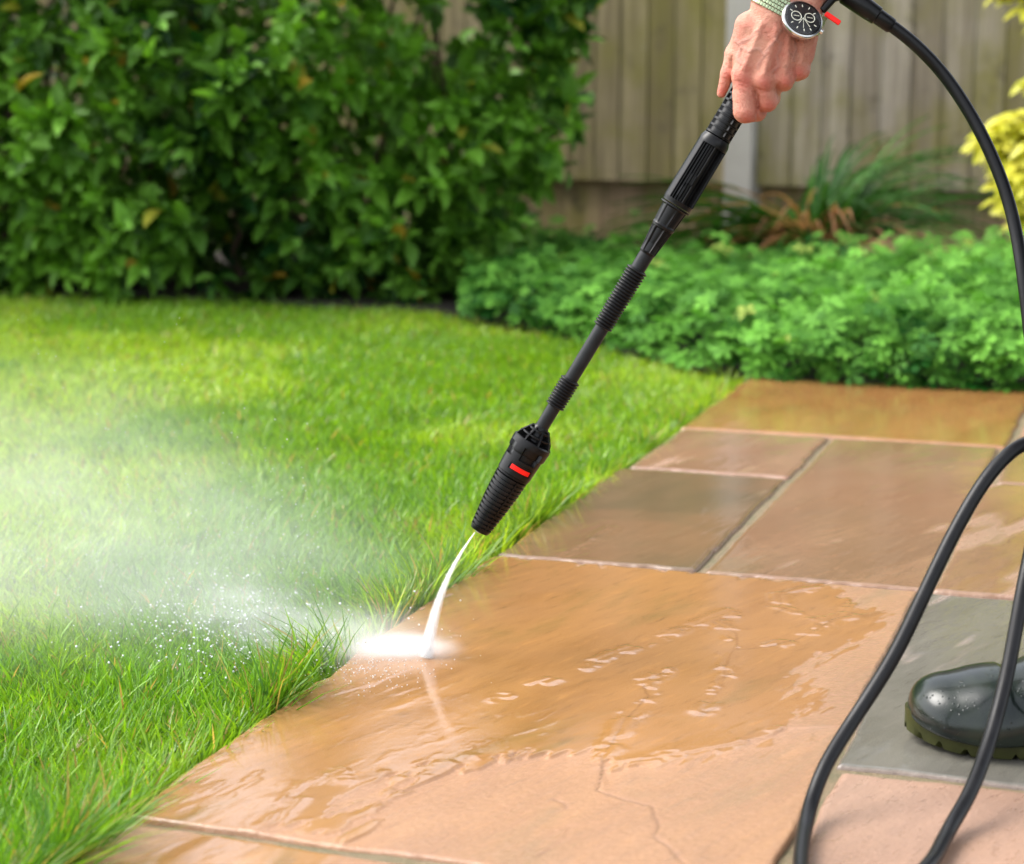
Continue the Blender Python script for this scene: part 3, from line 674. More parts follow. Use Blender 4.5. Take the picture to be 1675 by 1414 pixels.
# theta = 0 faces the camera; +y local points to the picture's left or right
def noz(S, A):
    base = np.interp(S, [-1, 0, 6, 40, 80, 112], [10, 16, 18.5, 23, 27, 28.5])
    fr = (S - 4) / 7.6; saw = np.clip((fr - np.floor(fr)), 0, 1); rib = np.where(saw < .55, 1.0, 0.0) * np.where((S > 5) & (S < 108), 1, 0)
    slot = np.zeros_like(A)
    for a0 in (.5, -1.6, 2.1, -2.7): slot = np.maximum(slot, np.exp(-(((A + math.pi - a0) % (2 * math.pi) - math.pi) / .07) ** 4))
    return base - 3.6 * (1 - rib) * ((S > 5) & (S < 108)) * (1 - slot * .0) + slot * rib * -1.2
ss = []
for k in range(0, 15):
    b_ = 4 + 7.6 * k
    if b_ < 108: ss += [b_ + .01, b_ + .7, b_ + 3.6, b_ + 4.1, b_ + 4.3, b_ + 7.4]
nozz = rev('nozzle', [-1, 0, 3] + ss + [109, 112], noz, M_blk, 96, auto=30)
# spines crossing the ribs
mb = MB()
for a0 in (.5, -1.6, 2.1, -2.7):
    for s0, s1, r0, r1 in ((6, 60, 17.6, 25.2), (60, 108, 25.2, 28.6)):
        c0 = np.array([math.cos(a0), math.sin(a0)]); tn = np.array([-c0[1], c0[0]]); q = []
        for (s_, r_) in ((s0, r0), (s1, r1)):
            for w_ in (-1.1, 1.1): q.append([*(c0 * (r_ + .2) + tn * w_), s_]); q.append([*(c0 * (r_ - 6) + tn * w_), s_])
        q = np.array(q) * K; q = q @ LM[:3, :3].T + LM[:3, 3]; mb.add(q, [(0, 1, 3, 2), (4, 6, 7, 5), (0, 2, 6, 4), (1, 5, 7, 3), (0, 4, 5, 1), (2, 3, 7, 6)])
mb.build('grip_spine', M_blk, nozz, smooth=False)
hole = rev('nozzle_tip', [-4, -3, 0, 1], [4, 6, 7, 9], simple('pale_nozzle_insert', (.45, .45, .43), .3), 24)
def col_r(S, A):
    b_ = np.interp(S, [112, 112.6, 113.4, 114, 150, 152, 153, 156, 170, 176, 178, 178.5], [27, 28.5, 28.6, 29.8, 31.5, 31.5, 33.5, 34.3, 34.6, 34, 32, 20]); w_ = (np.cos(4 * A - 1.4) > -.35) & (S > 142.4) & (S < 165.6)
    return b_ - 6.5 * w_
rev('collar', [112, 112.6, 113.4, 114, 125, 135, 142, 142.5, 150, 152, 153, 156, 165.5, 166, 170, 176, 178, 178.5], col_r, M_blk, 144, auto=30)
rev('neck_core', [178, 180, 188, 198, 204, 206], [16, 19, 16.5, 13.5, 13, 11.6], M_blk, 40)
rev('neck_disc', [186, 186.5, 189, 189.5], [14, 27, 27, 14], M_blk, 56); rev('neck_disc', [196, 196.5, 199.5, 200], [12, 19.5, 19.5, 12], M_blk, 48)
mb = MB()
for k in range(8):
    a = k * math.pi / 4 + .35; M = LM.copy(); Rz = np.array(Matrix.Rotation(a, 4, 'Z'))
    q = np.array([[8, -1.3, 177], [33.2, -1.3, 177], [31, -1.3, 184], [17, -1.3, 203], [8, -1.3, 203], [8, 1.3, 177], [33.2, 1.3, 177], [31, 1.3, 184], [17, 1.3, 203], [8, 1.3, 203]]) * K
    q = q @ Rz[:3, :3].T @ LM[:3, :3].T + LM[:3, 3]
    mb.add(q, [(0, 1, 2, 3, 4), (9, 8, 7, 6, 5), (0, 5, 6, 1), (1, 6, 7, 2), (2, 7, 8, 3), (3, 8, 9, 4)])
mb.build('neck_fin', M_blk, lance, smooth=False)
# red window: curved band on the camera side, in a raised frame
def band(a0, a1, s0, s1, r0, r1, n=18):
    a = np.linspace(a0, a1, n); v = []
    for s_ in (s0, s1):
        for r_ in (r0, r1):
            for k, t_ in enumerate(a): v.append([r_ * math.cos(t_), r_ * math.sin(t_), s_])
    v = np.array(v) * K; v = v @ LM[:3, :3].T + LM[:3, 3]; f = []
    o = lambda i, j, k: (i * 2 + j) * n + k
    for k in range(n - 1):
        f += [(o(0, 1, k), o(1, 1, k), o(1, 1, k + 1), o(0, 1, k + 1)), (o(0, 0, k), o(0, 1, k), o(0, 1, k + 1), o(0, 0, k + 1)), (o(1, 1, k), o(1, 0, k), o(1, 0, k + 1), o(1, 1, k + 1))]
    f += [(o(0, 0, 0), o(1, 0, 0), o(1, 1, 0), o(0, 1, 0)), (o(0, 1, n - 1), o(1, 1, n - 1), o(1, 0, n - 1), o(0, 0, n - 1))]
    return v, f
v, f = band(-.36, .80, 124, 132, 28, 31.9); mesh('red_window', v, f, M_red, lance, auto=40)
mb = MB(); mb.add(*band(-.52, .9, 133.5, 135, 28, 32.6)); mb.add(*band(-.52, .9, 121, 122.6, 28, 32)); mb.add(*band(-.54, -.46, 122, 134.5, 28, 32.3)); mb.add(*band(.84, .92, 122, 134.5, 28, 32.3)); mb.build('window_frame', M_blk, lance, auto=40)
pole = rev('tube', [200, 203, 545, 560], [11, 11.2, 12.6, 13], M_pole, 32)
def rings(s0, s1, n, r0, r1):
    s = []; r = []
    st_ = (s1 - s0) / n
    for k in range(n):
        rr = r0 + (r1 - r0) * k / n; b_ = s0 + k * st_
        for t_, q in ((0, 0), (.12, 2.2), (.3, 3.1), (.5, 3.1), (.68, 2.2), (.8, 0), (.99, 0)): s.append(b_ + t_ * st_); r.append(rr + q)
    return s, r
s, r = rings(246, 299, 10, 13.6, 14.0); rev('ribbed_sleeve', s, r, M_rub, 40, auto=60)
s, r = rings(400, 512, 20, 13.6, 15.2); rev('ribbed_sleeve', s, r, M_rub, 40, auto=60)
# handle: cone socket, ring, body with pockets, ribbed fore-grip, then the gun body past the hand
def cone_r(S, A):
    b_ = np.interp(S, [540, 543, 590, 592, 594, 628], [12.5, 14, 19, 21, 19.5, 22.5]); fin = 0
    for k in range(6):
        a0 = k * math.pi / 3 + .3; fin = np.maximum(fin, np.exp(-(((A + math.pi - a0) % (2 * math.pi) - math.pi) * b_ / 1.8) ** 4))
    return b_ - 3.6 * (1 - fin) * ((S > 545) & (S < 588)) - 1.6 * (1 - fin) * ((S > 596) & (S < 627))
rev('socket_cone', [538, 540, 542, 544, 546, 560, 575, 587, 589, 590, 593, 595, 597, 612, 626, 628], cone_r, M_blk, 120, auto=35)
rev('socket_ring', [628, 628.5, 631, 631.6], [20, 26.5, 26.5, 20], M_blk, 56); 
def body_r(S, A):
    b_ = np.interp(S, [634, 640, 740, 752, 760], [25, 26.4, 25.5, 25.5, 22.5]); A_ = -((A + math.pi) % (2 * math.pi) - math.pi)
    # smooth shell on one side, recessed channels on the camera side
    shell = sstep(.62, .70, A_) + sstep(-2.6, -2.7, A_)
    ch = np.zeros_like(A_)
    for a0, w_ in ((.55, .035), (.30, .035), (.10, .03), (-.22, .05), (-.55, .035), (-.85, .035), (-1.2, .04), (-1.6, .05), (-2.1, .05)):
        ch = np.maximum(ch, np.exp(-((A_ - a0) / w_) ** 4))
    ends = ((S < 641) | (S > 744)).astype(float)
    block = ((S > 672) & (S < 690) & (A_ > -.25) & (A_ < .32)) * .6 + ((S > 648) & (S < 666) & (A_ > .0) & (A_ < .42)) * .5
    keep = np.clip(shell + ch + ends + block, 0, 1)
    return b_ - 6.2 * (1 - keep)
sb = sorted(set([633, 634, 637, 640.6, 641.4] + list(np.arange(643, 744, 3.0)) + [647.6, 648.4, 665.6, 666.4, 671.6, 672.4, 689.6, 690.4, 743.6, 744.4, 752, 757, 760]))
rev('handle_body', sb, body_r, M_blk, 200, auto=30)
def fore_r(S, A):
    b_ = 22.5 + 0 * S; A_ = (A + math.pi) % (2 * math.pi) - math.pi; fr = ((S - 762) / 11.5) % 1; rib = (fr < .3).astype(float)
    rail = np.zeros_like(A_)
    for a0, w_ in ((.42, .07), (-1.35, .12), (1.7, .1), (2.8, .1)): rail = np.maximum(rail, np.exp(-((A_ - a0) / w_) ** 4))
    return b_ - 4 * (1 - np.clip(rib + rail + (S > 940), 0, 1))
sf = [760]
for k in range(18): b_ = 762 + 11.5 * k; sf += [b_ + .01, b_ + 3.3, b_ + 3.7, b_ + 11.3]
rev('fore_grip', sf + [972], fore_r, M_blk, 140, auto=30)
# gun body beyond the hand, with pistol grip to which the hose couples
def lp(s_, yy=0, xx=0):  # lance-local to world
    return LB + lz * s_ * K + ly * yy * K + lc * xx * K
g0, g1, g2 = lp(965), lp(1120), lp(1230); v, f = tube([g0, g1, g2], [25 * K, 27 * K, 20 * K], 20); mb = MB(); mb.add(v, f)
gripend = view(1378, -14, 2.06); gt = lp(1190); v, f = tube(spline([gt, (gt + gripend) / 2 + np.array([.012, 0, .0]), gripend], 10), [24 * K] * 11, 18); mb.add(v, f); mb.build('trigger_gun', M_blk, lance, auto=40)
# red safety tab
tA = view(1351, 23, 2.045); tB = view(1373, 38, 2.045); dd = (tB - tA); Ltab = np.linalg.norm(dd); dd /= Ltab; nn = np.cross(dd, FW); nn /= np.linalg.norm(nn); fwd2 = np.cross(dd, nn)
Mt = np.eye(4); Mt[:3, 0] = dd; Mt[:3, 1] = nn; Mt[:3, 2] = fwd2; Mt[:3, 3] = (tA + tB) / 2
mb = MB(); mb.box((0, 0, 0), (Ltab * 1.1, 8.5 * K, 5 * K), Mt); tab = mb.build('safety_tab', M_red, lance, smooth=False)
bv = tab.modifiers.new('bevel', 'BEVEL'); bv.width = .0012; bv.segments = 3
mb = MB(); v, f = tube([view(1345, 18, 2.05), view(1362, -2, 2.05), view(1385, -12, 2.055)], [6 * K, 7 * K, 8 * K], 12); mb.add(v, f); mb.build('trigger_latch', M_blk, lance, auto=40)

# ------------------------------------------------------------------ hose
hose = root('pressure_hose', tuple(view(1310, 1414, 1.66)), 'long black rubber hose from the lance looping down beside the boot', 'hose')
D1 = 2.06
P1 = [view(1440, 30, D1), view(1463, 46, D1), view(1503, 78, D1), view(1552, 132, D1), view(1602, 212, D1 - .01), view(1640, 298, D1 - .02), view(1662, 378, D1 - .03), view(1676, 470, D1 - .05), view(1690, 600, 2.0), view(1700, 760, 1.95)]
P1 += [aty(1690, 880, 1.79), aty(1673, 963, 1.75), aty(1650, 1092, 1.71), aty(1622, 1201, 1.67), aty(1590, 1292, 1.615), aty(1552, 1371, 1.575)]
e = gnd(1526, 1409, .010); P1 += [e, gnd(1490, 1440, .010), gnd(1430, 1468, .010), gnd(1370, 1478, .010), gnd(1325, 1465, .010), gnd(1308, 1425, .010)]
P1 += [aty(1320, 1340, 1.60), aty(1348, 1255, 1.64), aty(1400, 1172, 1.68), aty(1462, 1076, 1.70), aty(1511, 974, 1.72), aty(1552, 888, 1.74), aty(1600, 802, 1.76), aty(1642, 750, 1.78), aty(1685, 722, 1.80), aty(1760, 730, 1.83), aty(1850, 800, 1.86), aty(1960, 950, 1.9), gnd(2050, 1080, .010), gnd(2200, 1150, .010), gnd(2500, 1200, .010)]
P1 = np.array(P1); P1[:, 2] = np.maximum(P1[:, 2], .0095)
pts = spline(P1, 1000)
for _ in range(150): pts[1:-1] = pts[1:-1] * .5 + .25 * (pts[2:] + pts[:-2])
pts[:, 2] = np.maximum(pts[:, 2], .0095)
v, f = tube(pts, .0066, 20); mesh('rubber_hose', v, f, M_rub, hose)
def along(a, b, ss_, rr, name):
    a = np.array(a); b = np.array(b); d_ = b - a; L_ = np.linalg.norm(d_); d_ /= L_; x_ = np.cross(d_, FW); x_ /= np.linalg.norm(x_); M = np.eye(4); M[:3, 2] = d_; M[:3, 0] = x_; M[:3, 1] = np.cross(d_, x_); M[:3, 3] = a
    v, f = revolve(M, np.array(ss_) * L_, np.array(rr) * K, 32); return mesh(name, v, f, M_blk, hose, auto=40)
along(view(1380, -12, D1), view(1460, 44, D1), [0, .02, .05, .5, .66, .68, .70, .97, 1.0], [9, 15, 17, 16, 15, 15.2, 13, 12.6, 10.6], 'strain_relief')

# ================================================================== PERSON
D0 = 2.062; HS = D0 / FPX
def hp(q):   # hand coordinates (picture px right, px down, px towards camera) -> world
    q = np.asarray(q, float); D = D0 - q[..., 2] * HS
    return CAM + RT * ((q[..., 0] - 837.5) / FPX * D)[..., None] + UPV * (-(q[..., 1] - 707) / FPX * D)[..., None] + FW * D[..., None]
FORE = [((1284, 6, 14), 40), ((1312, -60, 6), 42), ((1352, -150, -10), 50)]
def hand_sdf(P):
    c = lambda a, b, ra, rb: sd_cone(P, a, b, ra, rb)
    # wrist: flattened by blending two parallel cones
    d = smin(c((1258, 6, 12), (1283, -62, 6), 30, 31), c((1312, 22, 8), (1338, -48, 0), 29, 30), 14)
    d = smin(d, c((1285, 10, 10), (1312, -60, 2), 34, 36), 12)
    d = smin(d, c((1330, -70, 0), (1385, -200, -20), 44, 56), 18)
    # metacarpal block
    m = c((1262, 28, 18), (1216, 118, 14), 27, 19); m = smin(m, c((1276, 26, 20), (1247, 128, 19), 26, 19), 9)
    m = smin(m, c((1292, 30, 16), (1281, 126, 12), 25, 18), 9); m = smin(m, c((1312, 30, 8), (1307, 108, -2), 25, 18), 9)
    m = smin(m, c((1226, 44, 8), (1211, 88, 4), 25, 18), 9); m = smin(m, c((1322, 34, 8), (1318, 90, 0), 22, 14), 9)
    d = smin(d, m, 14)
    # knuckles
    for q, r_ in (((1214, 126, 17), 17.5), ((1249, 132, 24), 16.5), ((1284, 130, 16), 15.5), ((1309, 115, 2), 15)): d = smin(d, np.linalg.norm(P - np.array(q), axis=-1) - r_, 7)
    # thumb
    th = c((1232, 42, 2), (1201, 88, -8), 22, 15); th = smin(th, c((1201, 88, -8), (1191, 122, -10), 14.5, 12.5), 5); th = smin(th, c((1191, 122, -10), (1180, 153, -14), 12.6, 7.8), 3)
    th = smin(th, np.linalg.norm(P - np.array((1192, 120, -9)), axis=-1) - 13.2, 3)
    d = smin(d, th, 6)
    # index finger: knuckle, bent joint, then round behind the handle
    f1 = c((1215, 124, 15), (1218, 181, 17), 18.5, 19.0); f1 = smin(f1, c((1219, 184, 16), (1238, 183, -14), 18.5, 16), 4); f1 = smin(f1, c((1238, 183, -14), (1222, 178, -44), 15.5, 12.5), 4)
    f2 = c((1250, 134, 20), (1254, 166, 9), 17, 17.5); f2 = smin(f2, c((1255, 166, 8), (1262, 160, -22), 17, 14.5), 4); f2 = smin(f2, c((1262, 160, -22), (1238, 150, -48), 14, 12), 4)
    f3 = c((1284, 128, 12), (1283, 134, -4), 16, 15); f3 = smin(f3, c((1283, 134, -4), (1270, 134, -34), 15, 13), 4); f3 = smin(f3, c((1272, 136, -34), (1250, 122, -52), 13, 11), 4)
    f4 = c((1309, 116, 0), (1304, 120, -18), 14.5, 13); f4 = smin(f4, c((1304, 120, -18), (1284, 108, -42), 12.5, 10.5), 4)
    f2 = smin(smin(f2, c((1268, 138, 4), (1266, 150, -10), 12, 12), 3), f3, 3.5); fs = f1
    for q in (f2, f4): fs = smin(fs, q, 1.6)
    return smin(d, fs, 5.0)
hv, hf = surface_nets(hand_sdf, (1150, -215, -90), (1450, 225, 75), 1.9, 2)
keep = None
nrm_ = vnormals(hv, hf); 
# orient outward
if np.mean(np.sum(nrm_ * (hv - hv.mean(0)), 1)) < 0: hf = hf[:, ::-1]; nrm_ = -nrm_
front = sstep(-.1, .35, nrm_[:, 2]); X_, Y_ = hv[:, 0], hv[:, 1]; disp = np.zeros(len(hv)); red = np.zeros(len(hv)); blue = np.zeros(len(hv))
def stroke(pl, w_, h_, fr=True):
    global disp
    d_, _ = seg_dist(X_ + 2.2 * (vn(Y_ * .12, X_ * .12, 5) - .5), Y_, pl); q = np.exp(-(d_ / w_) ** 2) * (front if fr else 1); disp += h_ * q; return q
for pl in ([(1246, 40), (1232, 75), (1217, 112)], [(1270, 48), (1258, 85), (1249, 122)], [(1291, 52), (1288, 85), (1284, 118)], [(1314, 55), (1314, 85), (1309, 105)]): stroke(pl, 5, 2.6)
for pl in ([(1231, 60), (1224, 100)], [(1262, 70), (1243, 112)], [(1276, 75), (1266, 118)], [(1302, 65), (1297, 112)]): stroke(pl, 6.5, -1.6)
for pl in ([(1276, 50), (1268, 66), (1256, 80), (1250, 92), (1242, 103), (1240, 112)], [(1268, 66), (1278, 72), (1272, 90), (1274, 108), (1266, 118)], [(1250, 90), (1240, 80), (1224, 84), (1212, 78), (1204, 66)],
           [(1298, 60), (1302, 80), (1298, 100)], [(1212, 78), (1206, 94), (1212, 104)], [(1238, 50), (1228, 62), (1208, 72)]): blue = np.maximum(blue, stroke(pl, 3.0, 1.35))
# creases over the joints and between the fingers
for pl, w_, h_ in (([(1210, 140), (1228, 146), (1240, 156)], 1.7, -.9), ([(1204, 133), (1222, 137), (1242, 147), (1254, 150)], 1.6, -1.0), ([(1200, 147), (1216, 151), (1232, 160)], 1.5, -.7), ([(1240, 158), (1240, 178), (1239, 196)], 2.2, -2.6), ([(1268, 150), (1256, 152), (1246, 152)], 1.6, -1.0),
                   ([(1274, 136), (1268, 146), (1258, 150)], 2.0, -1.4), ([(1296, 128), (1297, 138)], 2.2, -1.6), ([(1224, 160), (1236, 162)], 1.2, -.5), ([(1197, 92), (1197, 146)], 2, -1.5), ([(1182, 126), (1190, 130)], 1.2, -.5), ([(1180, 121), (1189, 124)], 1.2, -.5)): stroke(pl, w_, h_, False)
disp += .38 * (fbm(X_ * .55 - Y_ * .12, Y_ * 1.1 + X_ * .2, 9, 2) - .5); disp += .6 * (fbm(X_ * .22, Y_ * .22, 3, 3) - .5) + .5 * (fbm(X_ * .8 + Y_ * .3, Y_ * .35 - X_ * .25, 6, 2) - .5)
hv = hv + nrm_ * disp[:, None]
for cx_, cy_, r_ in ((1216, 135, 15), (1250, 138, 13), (1284, 136, 12), (1308, 120, 12), (1222, 195, 16), (1258, 172, 13), (1190, 122, 9), (1180, 150, 8)): red = np.maximum(red, np.exp(-(((X_ - cx_) ** 2 + (Y_ - cy_) ** 2) / r_ ** 2)))
hw_ = hp(hv)
def skinmat():
    t = NT('skin'); c = t.coord(); n = t.noise(c, 45, 5, .6); n2 = t.noise(c, 320, 4, .65); n3 = t.noise(c, 1300, 3, .6)
    cc = t.mix(t.ramp(n, .35, .68, 0, 1), (.60, .275, .185), (.53, .185, .122)); cc = t.mix(t.ramp(n2, .5, .72, 0, .65), cc, (.50, .145, .095))
    cc = t.mix(t.math('MULTIPLY', t.attr('red'), .75, clamp=True), cc, (.55, .115, .075)); cc = t.mix(t.math('MULTIPLY', t.attr('vein'), .35, clamp=True), cc, (.36, .20, .17))
    sp = t.noise(c, 85, 2, .5); cc = t.mix(t.ramp(sp, .70, .76, 0, .5), cc, (.30, .10, .055))
    x = t.pbr(cc, t.fmix(n2, .42, .6), Subsurface_Weight=.12, Subsurface_Scale=.006); x.inputs['Subsurface Radius'].default_value = (1, .25, .12)
    wr = t.noise(t.mapping(c, rot=(0, R(25), 0), sc=(260, 260, 900)), 1, 3, .6)
    t.put(x.inputs['Normal'], t.bump(t.math('ADD', t.math('ADD', n3, t.math('MULTIPLY', n2, 1.2)), wr), .9, .0011)); return t.m
M_skin = skinmat()
person = root('person', (.62, 1.9, 0), 'person in rubber boots at the right edge holding the lance in the left hand', 'person')

# body: one continuous skin figure (mostly outside the picture), the left arm ends in the modelled hand
elbow = np.array([.56, 1.99, .98]); shol = np.array([.66, 1.80, 1.38]); shor = np.array([.72, 2.14, 1.38]); elr = np.array([.62, 2.30, 1.12]); hr = lp(1190) + np.array([.03, .02, .03])
neck = np.array([.66, 1.97, 1.48]); headc = np.array([.60, 1.97, 1.64]); pel = np.array([.84, 1.96, .93])
wr0 = hp(np.array([1350., -130., -6.]))
def body_sdf(P):
    c = lambda a, b, ra, rb: sd_cone(P, a, b, ra, rb)
    d = c(wr0, elbow, .036, .045); d = smin(d, c(elbow, shol, .046, .06), .03); d = smin(d, c(hr, elr, .032, .045), .03); d = smin(d, c(elr, shor, .046, .06), .03)
    d = smin(d, sd_ell(P, hr, (.05, .035, .05)), .02)
    d = smin(d, c(pel, pel * .4 + neck * .6 - [0, 0, .05], .135, .15), .06); d = smin(d, c(shol, shor, .07, .07), .06); d = smin(d, c(neck - [0, 0, .05], headc - [0, 0, .08], .058, .055), .04)
    d = smin(d, sd_ell(P, headc, (.098, .077, .12)), .03); d = smin(d, sd_ell(P, headc + [-.045, 0, -.055], (.05, .05, .055)), .03)
    d = smin(d, c(headc + [-.098, 0, .01], headc + [-.118, 0, -.03], .009, .014), .012)
    for s_ in (-1, 1): d = smin(d, sd_ell(P, headc + [.0, s_ * .08, -.01], (.022, .01, .032)), .008); d = np.maximum(d, -(np.linalg.norm(P - (headc + [-.1, s_ * .032, .015]), axis=-1) - .014))
    hipl, hipr = pel + [0, -.09, -.05], pel + [0, .09, -.05]; kl, kr = np.array([.64, 1.84, .50]), np.array([.86, 2.12, .48])
    d = smin(d, c(hipl, kl, .09, .06), .05); d = smin(d, c(kl, (.655, 1.815, .12), .056, .035), .03); d = smin(d, c(hipr, kr, .09, .06), .05); d = smin(d, c(kr, (.98, 2.12, .12), .056, .035), .03)
    return d
bv_, bf_ = surface_nets(body_sdf, (.26, 1.6, .06), (1.12, 2.48, 1.80), .013, 1)
nb = vnormals(bv_, bf_)
if np.mean(np.sum(nb * (bv_ - bv_.mean(0)), 1)) < 0: bf_ = bf_[:, ::-1]
allv = np.vstack([hw_, bv_]); allf = np.vstack([hf, bf_ + len(hw_)]); z_ = np.zeros(len(bv_))
mesh('body', allv, allf, M_skin, person, attrs={'red': np.concatenate([red, z_]), 'vein': np.concatenate([blue, z_])})
# thumb nail
nl = []
tn0 = np.array([1176., 156, -8]); 
# clothes
def cloth_obj(name, fn, lo, hi, step, mat):
    v, f = surface_nets(fn, lo, hi, step, 1); n_ = vnormals(v, f)
    if np.mean(np.sum(n_ * (v - v.mean(0)), 1)) < 0: f = f[:, ::-1]
    return mesh(name, v, f, mat, person)
def jacket(P):
    c = lambda a, b, ra, rb: sd_cone(P, a, b, ra, rb)
    sl0 = hp(np.array([1372., -185., -10.]))
    d = c(sl0, elbow, .052, .062); d = smin(d, c(elbow, shol, .063, .08), .04); d = smin(d, c(hr * .7 + elr * .3, elr, .05, .062), .03); d = smin(d, c(elr, shor, .063, .08), .04)
    d = smin(d, c(pel, pel * .4 + neck * .6 - [0, 0, .06], .165, .18), .06); d = smin(d, c(shol, shor, .09, .09), .06); d = smin(d, c(neck - [0, 0, .08], neck, .08, .072), .04); return d
def trousers(P):
    c = lambda a, b, ra, rb: sd_cone(P, a, b, ra, rb); hipl, hipr = pel + [0, -.09, -.05], pel + [0, .09, -.05]; kl, kr = np.array([.64, 1.84, .50]), np.array([.86, 2.12, .48])
    d = c(pel, pel - [0, 0, .04], .155, .15); d = smin(d, c(hipl, kl, .112, .08), .05); d = smin(d, c(kl, (.655, 1.815, .30), .078, .066), .03); d = smin(d, c(hipr, kr, .112, .08), .05); d = smin(d, c(kr, (.95, 2.12, .30), .078, .066), .03); return d
cloth_obj('jacket', jacket, (.2, 1.5, .7), (1.15, 2.5, 1.62), .013, simple('navy_cloth', (.03, .04, .06), .85, .5, 500))
cloth_obj('trousers', trousers, (.4, 1.55, .18), (1.2, 2.4, 1.14), .013, simple('dark_denim', (.03, .04, .065), .85, .5, 500))
def hair(P): return np.maximum(sd_ell(P, headc + [.012, 0, .015], (.105, .085, .125)), (headc[0] - .06 - P[..., 0]) * .8 + (P[..., 2] - headc[2] - .05) * -.9)
cloth_obj('hair', hair, headc - .18, headc + .18, .009, simple('grey_hair', (.16, .15, .14), .7, .8, 300))

# boots
def boot_upper(ox, oy, fwd=0.0, fine=True):
    def fn(P):
        c = lambda a, b, ra, rb: sd_cone(P, a, b, ra, rb)
        X, Y, Z_ = P[..., 0], P[..., 1], P[..., 2]
        sq = np.stack([X, (Y - .0) * .74, Z_ * 1.0], -1)   # flattened: wider than tall
        cc = lambda a, b, ra, rb: sd_cone(sq, (a[0], a[1] * .8, a[2]), (b[0], b[1] * .8, b[2]), ra, rb)
        d = cc((.043, .006, .023), (.075, .002, .026), .038, .041)
        d = smin(d, cc((.075, .002, .028), (.15, 0, .042), .039, .043), .02); d = smin(d, cc((.15, 0, .042), (.20, 0, .085), .043, .050), .03)
        d = smin(d, cc((.14, 0, .03), (.26, 0, .035), .038, .040), .02); d = smin(d, c((.222, 0, .09), (.235, 0, .34), .055, .072), .03)
        # toe cap step and side seam
        s_ = X - (.088 + .9 * np.clip(.056 - Z_, 0, 1) ** 1.0 * np.where(Z_ < .05, 1.1, 1)); d = d - .0028 * sstep(.001, -.001, s_)
        # welt above the sole
        return np.maximum(d, .015 - Z_)
    v, f = surface_nets(fn, (-.01, -.085, .010), (.32, .085, .352), .0022 if fine else .006, 1); n_ = vnormals(v, f)
    if np.mean(np.sum(n_ * (v - np.array([.2, 0, .1])), 1)) < 0: f = f[:, ::-1]
    return v, f
def sole_outline(n=220, off=0.0):
    xs = []; t = np.linspace(0, 2 * math.pi, n, endpoint=False)
    # near side y<0, far side y>0; toe at x=0
    L_ = .30; x = L_ / 2 - (L_ / 2 + off) * np.cos(t); s_ = np.sign(np.sin(t)); tt = np.clip(x / L_, 0, 1)
    h0 = np.interp(tt, [0, .03, .08, .16, .28, .38, .55, .72, .86, .95, 1], [.0, .025, .038, .049, .0545, .053, .041, .038, .040, .032, 0])
    hwid = np.where(x < .085, .0535 * np.sqrt(np.clip(1 - ((.085 - np.clip(x, 0, 1)) / .085) ** 2, 0, 1)), h0); e_ = np.abs(np.sin(t)); prof = np.minimum(hwid, .0545 * e_ ** .75 * 1.6)
    mid = np.interp(tt, [0, .2, .5, 1], [.012, .004, -.003, 0]); y = mid + -s_ * (prof + off * (e_ > .05))
    return x, y
def boot(ox, oy, name='rubber_boot', mats=None, fine=True, far=False):
    b = MB(); v, f = boot_upper(ox, oy, fine=fine)
    spring = lambda x, z: z + .010 * np.clip((.055 - x) / .055, 0, 1) ** 1.6
    off = np.array([ox, oy, 0]); v[:, 2] = spring(v[:, 0], v[:, 2])
    up = mesh('rubber_boot', v + off, f, mats[0], person)
    x, y = sole_outline(); n = len(x); x1, y1 = sole_outline(off=-.006)
    per = np.cumsum(np.r_[0, np.hypot(np.diff(x), np.diff(y))]); lug = ((per / .024) % 1) > .22
    lug &= ~((x > .165) & (x < .205)); zb = np.where(lug, 0.0, .007); zb = np.where((x > .165) & (x < .205), .014, zb)
    rows = [(x1 * 1.0, y1, .0235 + 0 * x), (x, y, .0225 + 0 * x), (x + 0, y * 1.015, .0195 + 0 * x), (x, y * .985, .0175 + 0 * x), (x, y * .99, .012 + 0 * x), (x, y * .985, zb * .8 + .0015), (x1, y1, zb), (x1 * .8 + .03, y1 * .6, zb * 0 + .008)]
    V = np.concatenate([np.stack([a, b_, spring(a, c)], -1) for a, b_, c in rows]) + off
    F = [tuple(q) for q in grid_faces(len(rows), n, True)]; F.append(tuple(range(n)))
    mesh('boot_sole', V, F, mats[1], up, auto=50); return up
def bootmat():
    t = NT('wet_boot_rubber'); c = t.coord(); n = t.noise(c, 25, 5, .6); dr = t.n('ShaderNodeTexVoronoi'); t.put(dr.inputs['Vector'], c); dr.inputs['Scale'].default_value = 210; dr.inputs['Randomness'].default_value = 1
    w2 = t.noise(c, 60, 2, .5)
    t.pbr(t.mix(t.ramp(n, .3, .7, 0, 1), (.005, .008, .008), (.012, .018, .012)), t.fmix(n, .12, .28), Specular_IOR_Level=.36)
    drop = t.math('MULTIPLY', t.ramp(dr.outputs['Distance'], .0, .28, 1, 0), t.ramp(w2, .5, .56, 0, 1)); t.put(t.b.inputs['Normal'], t.bump(t.math('ADD', drop, t.math('MULTIPLY', n, .4)), .6, .0012)); return t.m
MB_ = (bootmat(), plastic('olive_sole_rubber', (.024, .026, .005), .34, .3, 400))
boot(.380, 1.815, mats=MB_); boot(.74, 2.12, mats=MB_, fine=False)

